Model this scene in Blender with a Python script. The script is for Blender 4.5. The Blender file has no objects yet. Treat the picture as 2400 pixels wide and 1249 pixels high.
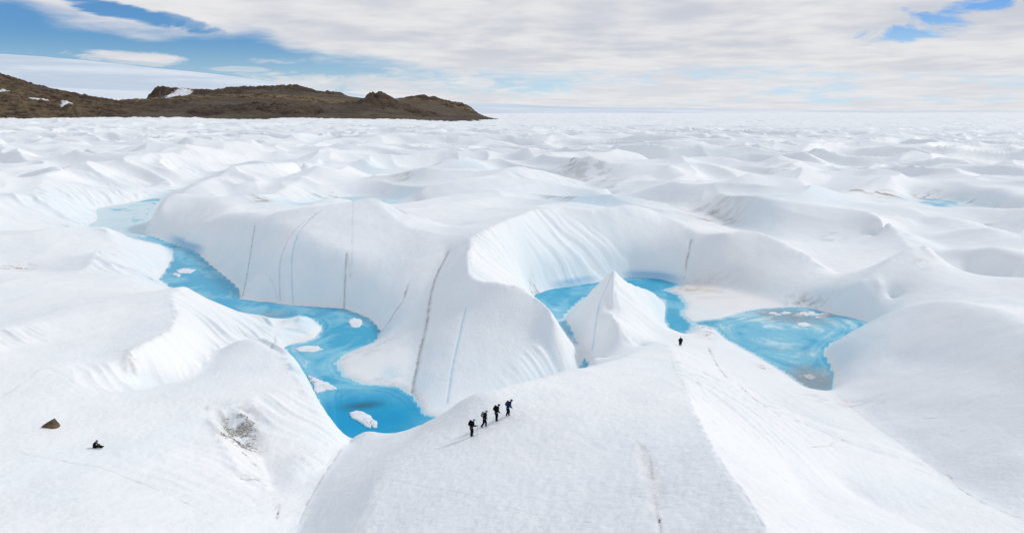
import bpy, bmesh, math, random
import numpy as np
from mathutils import Vector, Matrix
R = math.radians
random.seed(7)
scene = bpy.context.scene

# ------------------------------------------------------------------ camera
CAM_H, PITCH, F = 50.0, R(12.6), 1622.0
CX, CY = 1200.0, 624.5
cam_data = bpy.data.cameras.new('camera')
cam = bpy.data.objects.new('camera', cam_data)
scene.collection.objects.link(cam)
cam.location = (0, 0, CAM_H)
cam.rotation_euler = (R(90) - PITCH, 0, 0)
cam_data.sensor_width = 36.0
cam_data.lens = 36.0 * F / 2400.0
cam_data.clip_start = 0.5
cam_data.clip_end = 90000
scene.camera = cam
scene.view_settings.view_transform = 'Standard'
scene.view_settings.look = 'None'
scene.view_settings.exposure = 0.0
scene.view_settings.gamma = 1.0

# ------------------------------------------------------------------ sun
SUN_AZ, SUN_EL = R(68), R(37)          # azimuth clockwise from the view direction (+Y)
sd = bpy.data.lights.new('sun', 'SUN')
sd.energy = 1.7
sd.angle = R(8)
sd.color = (1.0, 0.935, 0.84)
sun = bpy.data.objects.new('sun', sd)
scene.collection.objects.link(sun)
sdir = Vector((math.sin(SUN_AZ) * math.cos(SUN_EL), math.cos(SUN_AZ) * math.cos(SUN_EL), math.sin(SUN_EL)))
sun.rotation_euler = sdir.to_track_quat('Z', 'Y').to_euler()

# ------------------------------------------------------------------ node helpers
class NT:
    def __init__(s, tree):
        s.t = tree; s.n = tree.nodes; s.l = tree.links
    def node(s, typ, **kw):
        nd = s.n.new(typ)
        for k, v in kw.items():
            setattr(nd, k, v)
        return nd
    def put(s, sock, v):
        if v is None: return
        if isinstance(v, (int, float)): sock.default_value = v
        elif isinstance(v, (tuple, list)):
            if len(sock.default_value) == 4 and len(v) == 3: v = (*v, 1)
            sock.default_value = v
        else: s.l.new(v, sock)
    def math(s, op, a, b=None, c=None, clamp=False):
        nd = s.node('ShaderNodeMath', operation=op, use_clamp=clamp)
        for i, v in enumerate((a, b, c)): 
            if v is not None: s.put(nd.inputs[i], v)
        return nd.outputs[0]
    def mix(s, f, a, b, blend='MIX'):
        nd = s.node('ShaderNodeMix', data_type='RGBA', blend_type=blend)
        s.put(nd.inputs[0], f); s.put(nd.inputs[6], a); s.put(nd.inputs[7], b)
        return nd.outputs[2]
    def noise(s, vec, scale, detail=4, rough=.5, dist=0., dim='3D', out=0):
        nd = s.node('ShaderNodeTexNoise', noise_dimensions=dim)
        if vec is not None: s.l.new(vec, nd.inputs['Vector'])
        nd.inputs['Scale'].default_value = scale
        nd.inputs['Detail'].default_value = detail
        nd.inputs['Roughness'].default_value = rough
        nd.inputs['Distortion'].default_value = dist
        return nd.outputs[out]
    def maprange(s, v, a, b, c=0., d=1., smooth=True):
        nd = s.node('ShaderNodeMapRange', interpolation_type='SMOOTHSTEP' if smooth else 'LINEAR')
        s.put(nd.inputs[0], v)
        for i, x in enumerate((a, b, c, d)): s.put(nd.inputs[1 + i], x)
        return nd.outputs[0]
    def vmul(s, vec, m):
        nd = s.node('ShaderNodeVectorMath', operation='MULTIPLY')
        s.put(nd.inputs[0], vec); s.put(nd.inputs[1], m)
        return nd.outputs[0]
    def comb(s, x, y, z=0.):
        nd = s.node('ShaderNodeCombineXYZ')
        s.put(nd.inputs[0], x); s.put(nd.inputs[1], y); s.put(nd.inputs[2], z)
        return nd.outputs[0]

# ------------------------------------------------------------------ sky
def px_azel(u, v):
    a, b = (u - CX) / F, (CY - v) / F
    d = Vector((a, math.cos(PITCH) + b * math.sin(PITCH), -math.sin(PITCH) + b * math.cos(PITCH))).normalized()
    return math.atan2(d.x, d.y), math.asin(d.z)

world = bpy.data.worlds.new('World')
scene.world = world
world.use_nodes = True
w = NT(world.node_tree)
w.n.clear()
geo = w.node('ShaderNodeTexCoord')
sep = w.node('ShaderNodeSeparateXYZ'); w.l.new(geo.outputs['Generated'], sep.inputs[0])
dx, dy, dz = sep.outputs
az = w.math('ARCTAN2', dx, dy)
el = w.math('ARCSINE', dz)
sky = w.node('ShaderNodeTexSky', sky_type='NISHITA')
sky.sun_disc = False
sky.sun_elevation = SUN_EL
sky.sun_rotation = SUN_AZ
sky.altitude = 300
sky.air_density = 1.0
sky.dust_density = 0.6
sky.ozone_density = 1.6
SKY_K = 0.085
# cloud deck seen in true perspective: position on a flat layer above
zz = w.math('MAXIMUM', w.math('ADD', dz, 0.075), 0.03)
cpx = w.math('DIVIDE', dx, zz); cpy = w.math('DIVIDE', dy, zz)
cp = w.comb(cpx, cpy, 0.0)
big = w.noise(cp, 0.5, 6, .52, .3)
med = w.noise(cp, 1.9, 6, .55, .2)
hn = w.noise(w.comb(w.math('MULTIPLY', az, 1.), w.math('MULTIPLY', el, 3.0), 1.7), 10., 8, .62, .8)
# lower edge of the cloud deck by azimuth
edge_px = [(-900, 10), (-300, 10), (0, 8), (110, 40), (250, 66), (400, 84), (520, 86), (600, 84), (680, 118), (800, 142), (900, 160), (1050, 176),
           (1200, 184), (1400, 192), (1600, 188), (1720, 178), (1850, 176), (2000, 195), (2200, 206), (2400, 216), (2900, 225)]
A0, A1, E1 = -1.2, 1.2, 0.5
ramp = w.node('ShaderNodeFloatCurve')
cu = ramp.mapping.curves[0]
pts = []
for (u, v) in edge_px:
    a, e = px_azel(u, v)
    pts.append(((a - A0) / (A1 - A0), e / E1))
while len(cu.points) < len(pts): cu.points.new(0.5, 0.5)
for p, q in zip(cu.points, pts): p.location = q
ramp.mapping.update()
w.l.new(w.maprange(az, A0, A1, 0., 1., False), ramp.inputs['Value'])
edge = w.math('MULTIPLY', ramp.outputs[0], E1)
above = w.math('SUBTRACT', el, edge)                               # radians above the edge
n1 = w.math('MULTIPLY', w.math('SUBTRACT', big, .5), .040)
n2 = w.math('MULTIPLY', w.math('SUBTRACT', med, .5), .040)
cov = w.maprange(w.math('ADD', w.math('ADD', above, n1), n2), -.009, .020)
# blue holes in the deck
def hole(u, v, ru, rv, slope, k=1.0, nz=1.0):
    a, e = px_azel(u, v)
    ra, re = ru / F, rv / F
    da = w.math('SUBTRACT', az, a); de = w.math('SUBTRACT', el, e)
    de = w.math('ADD', de, w.math('MULTIPLY', da, slope))
    q = w.math('ADD', w.math('POWER', w.math('ABSOLUTE', w.math('DIVIDE', da, ra)), 2.), w.math('POWER', w.math('ABSOLUTE', w.math('DIVIDE', de, re)), 2.))
    nn = w.math('MULTIPLY', w.math('SUBTRACT', hn, .5), 10.0 * nz)
    return w.maprange(w.math('ADD', q, nn), 1.9, .25, 0., k)
for h in (hole(2130, 78, 80, 15, -.05), hole(2220, 52, 60, 14, .3), hole(2290, 12, 50, 14, 0), hole(290, 30, 110, 13, .2), hole(420, 52, 60, 10, .2, .8)):
    cov = w.math('MULTIPLY', cov, w.math('SUBTRACT', 1.0, h))
# scattered low clouds under the deck
cpl = w.comb(w.math('MULTIPLY', az, 7.0), w.math('MULTIPLY', el, 34.0), 3.3)
low = w.noise(cpl, 1.7, 8, .6, .2)
low2 = w.noise(cpl, .55, 3, .5, .2)
elbias = w.maprange(el, .004, .085, .16, -.07, False)
azbias = w.maprange(az, -.62, .1, -.05, .05, False)
lowc = w.maprange(w.math('ADD', w.math('ADD', w.math('MULTIPLY', low, .6), w.math('MULTIPLY', low2, .42)), w.math('ADD', elbias, azbias)), .52, .66)
def puff(u, v, ru, rv, k=1.0):
    return hole(u, v, ru, rv, 0, k, .75)
for p in (puff(290, 132, 80, 10), puff(385, 138, 40, 9), puff(335, 146, 70, 8, .6), puff(1120, 196, 40, 8, .8), puff(60, 228, 60, 6, 0.0), puff(1460, 214, 150, 13, .9), puff(560, 163, 60, 5, .5), puff(790, 196, 150, 16, .75),
          puff(960, 215, 150, 22, .8), puff(1850, 190, 100, 12, .9)):
    lowc = w.math('MAXIMUM', lowc, p)
lowc = w.math('MULTIPLY', lowc, w.maprange(el, .30, .16))
cov = w.math('MULTIPLY', cov, w.math('SUBTRACT', 1.0, w.math('MULTIPLY', w.maprange(el, .34, .75), w.maprange(med, .40, .55, .0, .55))))  # unseen deck overhead opened to blue sky to tint the fill light
cloud = w.math('MAXIMUM', cov, w.math('MULTIPLY', lowc, .92), clamp=True)
# shading of the deck
tone = w.math('ADD', w.math('MULTIPLY', w.noise(cp, .8, 6, .5, .3), .66), w.math('MULTIPLY', w.noise(cp, 3.0, 5, .5), .34))
ccol = w.mix(w.maprange(tone, .36, .62), (.585, .615, .685), (.80, .80, .815))
rim = w.maprange(above, .045, .0)                                   # thin lit lower rim of the deck
ccol = w.mix(w.math('MULTIPLY', rim, .45), ccol, (.84, .82, .82))
bl = w.node('ShaderNodeVectorMath', operation='SCALE'); w.l.new(sky.outputs[0], bl.inputs[0]); bl.inputs['Scale'].default_value = SKY_K
ccol = w.mix(w.maprange(el, .32, .8, 0., .75), ccol, (.76, .85, .95))  # deck overhead, out of view, brightened to add fill light
clearc = w.mix(1.0, bl.outputs[0], (.44, .80, 1.27), 'MULTIPLY')
clearc = w.mix(w.maprange(az, .05, .65, 0., .75), clearc, w.mix(1.0, clearc, (.42, .60, .78), 'MULTIPLY'))
clearc = w.mix(w.maprange(el, .10, .0, 0., .7), clearc, (.62, .79, .92))
clearc = w.mix(w.math('MULTIPLY', w.maprange(az, -.35, .25), w.maprange(el, .16, .03)), clearc, w.mix(.55, clearc, (.66, .82, .95)))
final = w.mix(cloud, clearc, ccol)
bgn = w.node('ShaderNodeBackground')
# Nishita is scaled by SKY_K above; the finished sky then goes in at strength 1
w.l.new(final, bgn.inputs[0]); bgn.inputs[1].default_value = 1.0
out = w.node('ShaderNodeOutputWorld'); w.l.new(bgn.outputs[0], out.inputs[0])
world.cycles.sampling_method = 'AUTOMATIC'

# ------------------------------------------------------------------ numpy tools
def tan_th(v): 
    return np.tan(PITCH + np.arctan((np.asarray(v, float) - CY) / F))
def px2w(u, v, z):
    """the point of height z that lies under pixel (u, v)"""
    u = np.asarray(u, float); v = np.asarray(v, float); z = np.asarray(z, float)
    b = (CY - v) / F
    dyy = np.cos(PITCH) + b * np.sin(PITCH)
    dzz = -np.sin(PITCH) + b * np.cos(PITCH)
    t = (z - CAM_H) / dzz
    return (u - CX) / F * t, dyy * t, z
def pxy2w(u, v, y):
    """the point at distance y that lies under pixel (u, v)"""
    u = np.asarray(u, float); v = np.asarray(v, float)
    b = (CY - v) / F
    dyy = np.cos(PITCH) + b * np.sin(PITCH)
    dzz = -np.sin(PITCH) + b * np.cos(PITCH)
    t = y / dyy
    return (u - CX) / F * t, y + 0 * t, CAM_H + dzz * t

_rng = np.random.RandomState(5)
_ANG = _rng.rand(512, 512) * 2 * np.pi
_GC = np.cos(_ANG).astype(np.float32).ravel(); _GS = np.sin(_ANG).astype(np.float32).ravel()
def gnoise(x, y, seed=0):
    """gradient noise, about -1..1"""
    fx0 = np.floor(x); fy0 = np.floor(y)
    fx = (x - fx0).astype(np.float32); fy = (y - fy0).astype(np.float32)
    ix = fx0.astype(np.int32) + 37 * seed; iy = fy0.astype(np.int32) + 91 * seed
    ux = fx * fx * fx * (fx * (fx * 6 - 15) + 10); uy = fy * fy * fy * (fy * (fy * 6 - 15) + 10)
    x0 = ix & 511; x1 = (ix + 1) & 511; y0 = (iy & 511) << 9; y1 = ((iy + 1) & 511) << 9
    def g(k, px, py): return _GC[k] * px + _GS[k] * py
    a = g(x0 + y0, fx, fy); b = g(x1 + y0, fx - 1, fy); c = g(x0 + y1, fx, fy - 1); d = g(x1 + y1, fx - 1, fy - 1)
    return ((a + (b - a) * ux) * (1 - uy) + (c + (d - c) * ux) * uy) * 1.5
def fbm(x, y, seed=0, octs=4, gain=.5, lac=2.03):
    s = 0; a = 1
    for i in range(octs):
        s = s + a * gnoise(x * lac**i + 7.3 * i, y * lac**i - 3.1 * i, seed + i); a *= gain
    return s
def smooth01(x, a, b):
    t = np.clip((x - a) / (b - a), 0, 1); return t * t * (3 - 2 * t)
def blur(a, s):
    n = max(1, int(3 * s)); k = np.exp(-.5 * (np.arange(-n, n + 1) / s) ** 2); k /= k.sum()
    p = np.pad(a, ((n, n), (0, 0)), 'edge')
    o = sum(k[i] * p[i:i + a.shape[0]] for i in range(2 * n + 1))
    p = np.pad(o, ((0, 0), (n, n)), 'edge')
    return sum(k[i] * p[:, i:i + a.shape[1]] for i in range(2 * n + 1))
def catmull(pts, n=14):
    P = np.array(pts, float)
    if len(P) < 3:
        t = np.linspace(0, 1, n * 2)[:, None]; return P[0] * (1 - t) + P[-1] * t
    Q = np.vstack([2 * P[0] - P[1], P, 2 * P[-1] - P[-2]])
    o = []
    for i in range(1, len(Q) - 2):
        p0, p1, p2, p3 = Q[i - 1], Q[i], Q[i + 1], Q[i + 2]
        t = np.linspace(0, 1, n, endpoint=False)[:, None]
        o.append(.5 * (2 * p1 + (p2 - p0) * t + (2 * p0 - 5 * p1 + 4 * p2 - p3) * t**2 + (3 * p1 - p0 - 3 * p2 + p3) * t**3))
    o.append(P[-1:])
    return np.vstack(o)
def solve(val, fix, levels=5, iters=(400, 250, 160, 120, 90), rhs=None):
    """harmonic interpolation of fixed cells, coarse to fine"""
    pyr = [(val, fix, rhs)]
    for _ in range(levels - 1):
        v, f, r = pyr[-1]
        h, w_ = v.shape[0] // 2 * 2, v.shape[1] // 2 * 2
        vv = np.where(f, v, 0)[:h, :w_].reshape(h // 2, 2, w_ // 2, 2).sum((1, 3))
        c = f[:h, :w_].astype(float).reshape(h // 2, 2, w_ // 2, 2).sum((1, 3))
        rr = None if r is None else r[:h:2, :w_:2] * 4
        pyr.append((np.where(c > 0, vv / np.maximum(c, 1), 0), c > 0, rr))
    cur = None
    for lv, (v, f, r) in enumerate(reversed(pyr)):
        if cur is None:
            cur = np.full(v.shape, v[f].mean())
        else:
            up = np.repeat(np.repeat(cur, 2, 0), 2, 1)
            up = np.pad(up, ((0, max(0, v.shape[0] - up.shape[0])), (0, max(0, v.shape[1] - up.shape[1]))), 'edge')
            cur = up[:v.shape[0], :v.shape[1]]
        cur = np.where(f, v, cur)
        ii, jj = np.indices(v.shape)
        red = (ii + jj) % 2 == 0
        om = 1.75
        for k in range(iters[lv]):
            for m in (red, ~red):
                p = np.pad(cur, 1, 'edge')
                nb = (p[:-2, 1:-1] + p[2:, 1:-1] + p[1:-1, :-2] + p[1:-1, 2:]) * .25
                if r is not None: nb = nb + r * .25
                cur = np.where(m & ~f, cur + om * (nb - cur), cur)
    return cur
def inpoly(px, py, poly):
    ins = np.zeros(px.shape, bool)
    n = len(poly)
    for i in range(n):
        x1, y1 = poly[i]; x2, y2 = poly[(i + 1) % n]
        if y1 == y2: continue
        c = ((y1 > py) != (y2 > py)) & (px < (x2 - x1) * (py - y1) / (y2 - y1) + x1)
        ins ^= c
    return ins

# ------------------------------------------------------------------ the lie of the glacier
# crests ('c' sharp, 'r' rounded) and troughs ('v'), read as (u, v, height above the melt river)
LINES = [
 # near ridge the hikers climb
 ('c', [(1840,1400,30),(1790,1249,29),(1690,1100,27),(1655,1025,25),(1625,950,21.5),(1602,890,15),(1590,850,10.5),(1565,812,6.5),(1540,798,5)]),
 ('r', [(985,992,11),(1040,962,15),(1100,930,20),(1200,898,20.2),(1300,872,17.5),(1400,848,13),(1480,828,9),(1540,798,5)]),
 ('r', [(800,1400,22),(845,1249,20),(885,1130,18),(930,1060,15),(985,992,11)]),
 ('r', [(1105,1023,19),(1190,977,20.2)]),
 ('r', [(1000,1249,22),(1300,1249,25),(1550,1249,27)]),
 ('r', [(1250,1120,23),(1420,1060,23.5),(1560,1000,23)]),
 ('c', [(805,1022,6.4),(822,1034,5.0),(838,1022,6.2),(865,1013,7),(900,1018,7.2),(945,1014,7.8),(985,994,10.4)]),
 ('v', [(822,1034,5.0),(795,1066,7.0),(750,1130,9.5),(700,1249,12.5),(660,1400,14)]),
 # right flank and the gully
 ('v', [(1600,786,2),(1625,810,2.5),(1650,835,2.8),(1740,900,3.2),(1830,960,3.6),(1960,1010,4)]),
 ('r', [(1612,768,1.2),(1650,762,2.4),(1674,788,1.6)]),
 ('v', [(1958,922,.8),(2060,1004,3),(2200,1112,6),(2400,1228,10),(2600,1330,13)]),
 ('r', [(1980,1150,10),(2200,1249,13),(2350,1330,16)]),
 ('r', [(1850,1100,14),(1950,1249,18)]),
 # hill on the right beside the lake
 ('r', [(1932,822,1),(1975,790,3),(2030,757,6),(2130,716,11),(2220,701,14),(2330,725,15.5),(2420,765,17),(2600,850,20)]),
 ('v', [(1957,900,.8),(2100,960,4),(2250,1000,8),(2400,1080,11)]),
 ('r', [(2100,850,5),(2250,870,9.5),(2400,930,13)]),
 ('r', [(2290,690,9),(2340,672,10),(2400,650,12),(2500,640,14)]),
 # left foreground
 ('r', [(530,800,10.5),(575,786,12),(610,790,12.2),(660,814,11),(700,852,10),(740,912,9),(765,965,8.6),(773,1000,8),(805,1022,7)]),
 ('v', [(330,912,9.3),(420,900,8.8),(470,870,9),(540,840,10.3)]),
 ('r', [(620,920,11),(560,960,11.8),(490,940,12)]),
 ('c', [(470,930,12.2),(500,985,12.2),(535,1060,12),(570,1125,11.6),(600,1190,12.4)]),
 ('v', [(525,1000,9.8),(570,1042,8.8),(620,1100,9),(640,1160,10)]),
 ('r', [(700,1060,9.6),(690,1120,10.2)]),
 ('r', [(0,900,15.2),(110,870,15),(200,900,14),(300,920,11)]),
 ('r', [(0,1000,15.5),(118,1003,15),(230,1052,15),(400,1050,14)]),
 ('r', [(-200,1249,22),(0,1249,20),(300,1249,18),(540,1249,15)]),
 ('r', [(-300,1000,17),(-200,1100,19)]),
 # fluted cliff and left plateau
 ('c', [(620,766,3),(575,750,4.6),(540,736,6.5),(480,700,10),(430,668,12)]),
 ('c', [(430,668,12),(405,700,14),(415,740,14.6),(395,775,14.8),(340,800,15),(295,830,14.6)]),
 ('v', [(600,772,3.6),(555,800,6.5),(500,835,9),(440,880,9.3),(350,912,9.5)]),
 ('r', [(430,668,12),(345,688,13),(200,722,15),(0,768,17),(-200,800,19)]),
 ('v', [(0,822,15.5),(150,800,14.6),(300,770,14)]),
 # fluted spur at the river
 ('c', [(-200,560,13),(0,552,12),(100,541,12),(205,531,11.5),(252,548,10),(313,622,4),(377,656,.4)]),
 ('v', [(0,628,8),(80,634,7),(150,640,8)]),
 ('c', [(230,585,10),(205,625,9.6),(140,645,9.6),(50,652,11.6),(0,668,13)]),
 ('r', [(260,640,8.5),(340,675,9.5)]),
 # river spur
 ('c', [(620,766,3),(655,758,2.2),(702,741,3.4),(738,752,1.6)]),
 # left bank beyond the river
 ('c', [(-200,450,16),(0,450,15),(30,454,14.5),(75,457,13),(112,452,12.5)]),
 ('v', [(0,575,4),(120,565,3),(205,545,.5)]),
 ('c', [(70,455,12),(100,425,14.5),(130,397,17),(210,372,19),(330,368,18.5),(450,352,18),(560,332,18),(690,312,18),(800,306,17)]),
 ('r', [(-100,390,13),(0,385,13),(60,400,10),(20,440,6)]),
 ('v', [(228,489,.4),(300,477,.4),(378,461,.5),(430,440,2),(560,388,3),(700,352,4),(840,326,5)]),
 ('r', [(0,350,17),(200,350,15),(330,330,17)]),
 # centre wall
 ('r', [(350,500,9),(385,462,13),(420,450,14.5),(500,466,14),(540,482,14)]),
 ('r', [(362,528,6),(400,525,8),(470,517,10),(560,498,14),(640,516,16),(700,537,16),(740,562,15),(810,592,13),(900,600,12.2),(980,602,12.5),(1045,590,14)]),
 ('c', [(640,500,17),(760,482,20),(840,468,21.5),(868,463,22.5),(900,488,21),(960,530,18),(1050,550,17)]),
 ('v', [(1045,592,13.6),(1010,670,9.5),(995,740,6.4),(978,820,2.8),(962,900,.3)]),
 ('r', [(1060,700,10),(1050,800,6)]),
 ('v', [(560,470,8),(640,488,2),(700,478,2),(770,450,4)]),
 ('c', [(618,474,4),(660,445,8),(700,416,11),(770,391,13.5),(850,398,10),(900,412,7)]),
 ('c', [(690,492,8),(740,465,13),(790,448,15.5),(840,452,14)]),
 ('c', [(160,362,13),(230,340,16),(290,331,17.5),(302,348,13)]),
 ('v', [(110,372,12),(220,362,12),(320,352,13)]),
 ('c', [(432,448,6),(500,412,12),(570,386,15),(650,380,15),(725,379,13)]),
 ('v', [(590,470,5),(620,440,6),(700,405,6),(760,385,6)]),
 # wedge between the two arms of the river
 ('c', [(1045,590,14),(1075,572,16),(1102,560,17.5),(1098,600,16.4),(1096,625,15.8),(1112,655,15),(1180,662,15.4),(1250,690,13.6),(1310,750,10.8),(1366,796,8),(1408,846,3)]),
 ('v', [(1312,752,8.6),(1318,800,6.5),(1316,870,4)]),
 # amphitheatre
 ('c', [(1102,560,17.5),(1200,510,20),(1290,485,20.5),(1400,491,19.4),(1480,478,20.5),(1560,502,17),(1640,546,13.2),(1700,548,14),(1770,540,15),(1850,576,12),(1930,622,8),(1976,656,4)]),
 ('r', [(1610,660,.8),(1700,675,.9),(1800,700,1),(1890,716,.8)]),
 ('r', [(1630,720,.5),(1750,715,.6)]),
 ('v', [(1080,540,15),(960,500,12),(1130,470,8),(1250,470,6)]),
 # pyramid in the river bend
 ('c', [(1438,628,14.6),(1400,662,10.4),(1360,700,5.8),(1330,731,1.6)]),
 ('c', [(1438,628,14.6),(1472,661,10.8),(1520,679,6),(1560,696,1.2)]),
 ('c', [(1438,628,14.6),(1434,690,10.4),(1431,728,7.4),(1436,741,9.0),(1470,783,6.0),(1505,818,3.4)]),
  ('r', [(1378,790,2.6),(1392,740,6.2),(1404,700,9.2)]),
 ('r', [(1470,720,7.6),(1500,760,4.8),(1530,780,2.8)]),
 ('r', [(1490,695,7.4),(1530,730,3.6),(1545,760,2.2)]),
 ('v', [(1530,800,2.6),(1560,790,2)]),
 # hill right of the amphitheatre
 ('c', [(1912,724,.8),(1985,682,6),(2060,626,11),(2150,578,15.2),(2220,620,11),(2280,664,5.5)]),
 ('v', [(1900,606,3),(1985,664,1.6)]),
 ('v', [(1612,505,3),(1680,515,3),(1735,532,3),(1820,560,3)]),
 ('c', [(1500,420,12),(1640,426,14),(1700,455,13),(1790,470,13),(1900,478,13),(2010,481,14),(2090,525,10),(2130,570,7)]),
 ('r', [(1980,468,13.5),(2070,456,15.5),(2200,492,11.5),(2330,526,8.5),(2410,552,9),(2600,600,12)]),
 ('v', [(2120,600,4),(2250,590,5),(2290,660,1)]),
 ('r', [(2260,560,10),(2400,590,12)]),
 ('c', [(1990,440,7),(2070,412,11),(2170,393,14),(2290,428,11),(2400,462,9),(2550,480,11)]),
 ('v', [(1640,402,6),(1800,420,6),(1900,455,5),(2000,463,4),(2110,463,2.5)]),
 ('v', [(1900,598,3.5),(2010,562,4),(2150,556,4.5),(2250,592,4.5)]),
 ('c', [(1355,385,8),(1372,370,12),(1440,362,14),(1530,375,11)]),
 ('v', [(1340,392,6),(1450,388,5),(1530,395,5)]),
 ('c', [(1690,424,10),(1785,405,13),(1862,416,12),(1890,450,7)]),
 ('v', [(1720,400,5),(1800,390,5),(1900,405,6)]),
 ('c', [(2130,388,9),(2205,360,15),(2315,356,16),(2400,388,12),(2500,395,12)]),
 ('v', [(2060,385,5),(2150,402,7),(2260,402,7)]),
 ('c', [(2272,424,9),(2345,394,14),(2400,400,14),(2500,410,12)]),
 ('c', [(2200,542,7),(2260,526,10),(2325,530,10.5),(2400,556,8),(2500,580,8)]),
 ('v', [(2150,520,7),(2250,515,6),(2400,540,6.5)]),
 ('c', [(1940,696,4),(1990,668,7),(2045,649,9.2),(2078,670,7.5),(2100,716,3)]),
 ('v', [(1540,395,5),(1700,400,5)]),
 ('v', [(1330,456,3),(1400,448,3),(1450,470,3),(1500,470,5)]),
 ('c', [(1410,452,6),(1490,414,11),(1560,440,8)]),
 ('c', [(970,478,3),(985,450,9),(1012,428,13),(1080,412,15.5),(1200,393,17.5),(1260,396,15),(1320,412,10),(1375,440,4)]),
 ('v', [(880,478,5),(930,474,2),(990,468,2.5)]),
 ('v', [(880,415,3),(960,408,3),(1100,390,4)]),
 ('c', [(740,380,9),(830,340,15),(930,330,14),(1050,345,10)]),
]
WATER = [
 # river, pool and the hidden reach behind the near ridge up to the bend
 [(225,490),(300,478),(378,462),(368,475),(346,505),(338,548),(410,574),(455,588),(492,622),(552,670),(565,702),(680,716),(805,724),(862,745),(888,775),
  (876,800),(812,825),(782,850),(800,882),(850,902),(930,908),(965,930),(990,975),(1060,984),(1150,955),(1250,920),(1340,878),(1368,850),(1366,828),(1312,762),(1256,700),
  (1250,690),(1300,677),(1365,668),(1440,655),(1480,650),(1545,654),(1592,668),(1545,680),(1583,690),(1603,712),(1595,738),(1622,764),(1603,787),(1575,778),(1557,745),
  (1562,703),(1530,690),(1480,690),(1400,700),(1366,694),(1320,740),(1346,790),(1374,832),(1380,868),(1300,938),(1200,978),(1100,1016),(1000,1050),(900,1068),(830,1080),
  (790,1050),(775,1008),(757,960),(743,920),(712,880),(690,845),(668,812),(745,795),(762,768),(740,747),(702,737),(652,752),(600,748),(545,752),(470,716),(430,690),(377,655),
  (393,637),(408,605),(410,583),(330,560),(235,553),(205,530),(238,515)],
 [(1622,757),(1700,748),(1745,733),(1790,725),(1880,720),(1950,735),(2035,755),(1990,785),(1942,803),(1928,825),(1953,880),(1952,915),(1895,908),(1812,852),(1705,793),(1683,770),(1660,762)],
 [(2130,462),(2240,472),(2380,514),(2370,524),(2240,492),(2150,476)],
 [(2285,668),(2340,672),(2340,686),(2285,686)],
]
def to_lp(x, y): return np.arctan2(x, y), np.log(np.hypot(x, y))
ST = 0.005
AZ0, LR0 = -0.95, math.log(12)
NA, NL = 380, int((math.log(1500) - LR0) / ST)
ga = AZ0 + ST * np.arange(NA); gl = LR0 + ST * np.arange(NL)
GA, GL = np.meshgrid(ga, gl)                                     # rows = distance
val = np.zeros((NL, NA)); fix = np.zeros((NL, NA), bool); sharp = np.zeros((NL, NA))
def cells(a, l): return np.rint((l - LR0) / ST).astype(int), np.rint((a - AZ0) / ST).astype(int)
def densify(p, n):
    o = []
    for i in range(len(p) - 1):
        m = int(max(2, n * max(abs(p[i + 1][0] - p[i][0]), abs(p[i + 1][1] - p[i][1])) / 6))
        t = np.linspace(0, 1, m, endpoint=False)[:, None]
        o.append(p[i] * (1 - t) + p[i + 1] * t)
    o.append(p[-1:]); return np.vstack(o)
wmask = np.zeros((NL, NA), bool)
for poly in WATER:
    pu = np.array(poly, float)
    x, y, _ = px2w(pu[:, 0], pu[:, 1], 0.)
    a, l = to_lp(x, y)
    wmask |= inpoly(GA, GL, list(zip(a, l)))
for kind, pts in LINES:
    p = catmull(pts)
    x, y, z = px2w(p[:, 0], p[:, 1], p[:, 2])
    # fill between samples in the log-polar sheet
    a, l = to_lp(x, y)
    q = np.stack([a, l, z], 1); o = []
    for i in range(len(q) - 1):
        m = int(max(np.abs(q[i + 1, :2] - q[i, :2]).max() / ST * 2, 1)) + 1
        t = np.linspace(0, 1, m, endpoint=False)[:, None]; o.append(q[i] * (1 - t) + q[i + 1] * t)
    o.append(q[-1:]); q = np.vstack(o)
    r, c = cells(q[:, 0], q[:, 1])
    ok = (r >= 0) & (r < NL) & (c >= 0) & (c < NA)
    r, c, z = r[ok], c[ok], q[ok, 2]
    val[r, c] = z; fix[r, c] = True
    if kind == 'c': sharp[r, c] = 1
val[wmask] = -1.2; fix |= wmask; sharp[wmask] = 0
# far rim of the surveyed part, and the ground below the drone
val[-1, :] = 8; fix[-1, :] = True
ring = (blur(wmask.astype(float), 1.0) > .02) & ~wmask
val[ring] = .25; fix |= ring
def fill(p_): return np.power(np.maximum(solve(np.power(np.maximum(val + 1.3, 0), p_), fix), 0), 1 / p_) - 1.3
# banks beside the water bulge, open ground falls in straight facets
round_ = smooth01(blur(blur(wmask.astype(float), 12), 12), .0, .22)
def lpblob(u, v, z, ra, rl):
    a_, l_ = to_lp(*px2w(u, v, z)[:2]); return np.exp(-(((GA - a_) / ra) ** 2 + ((GL - l_) / rl) ** 2))
for q_ in (lpblob(1440, 730, 5, .055, .10), lpblob(2110, 660, 8, .09, .10), lpblob(1330, 900, 15, .10, .15)): round_ = round_ * (1 - .8 * q_)
z0 = fill(1.1); z0 = z0 + (fill(1.7) - z0) * round_
shp = np.clip(blur(sharp, 2.5) * 7, 0, 1)
zf = blur(z0, .6); zr = blur(z0, 1.9); zs_ = blur(z0, 1.5)
shore = smooth01(blur(wmask.astype(float), 4.0), .0, .12)
Z0 = zf * shp + zr * (1 - shp)
Z0 = Z0 * (1 - shore) + zs_ * shore
WET2 = blur(wmask.astype(float), 2.0); WET16 = blur(wmask.astype(float), 16)
# distance from the shore inside the water, used for flow bands
dsh = solve(np.where(wmask, 0, 0.), ~wmask, rhs=np.where(wmask, .02, 0.))
dsh = np.sqrt(np.maximum(dsh, 0))
nearctl = np.clip(blur(fix.astype(float), 6) * 6, 0, 1)

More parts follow.
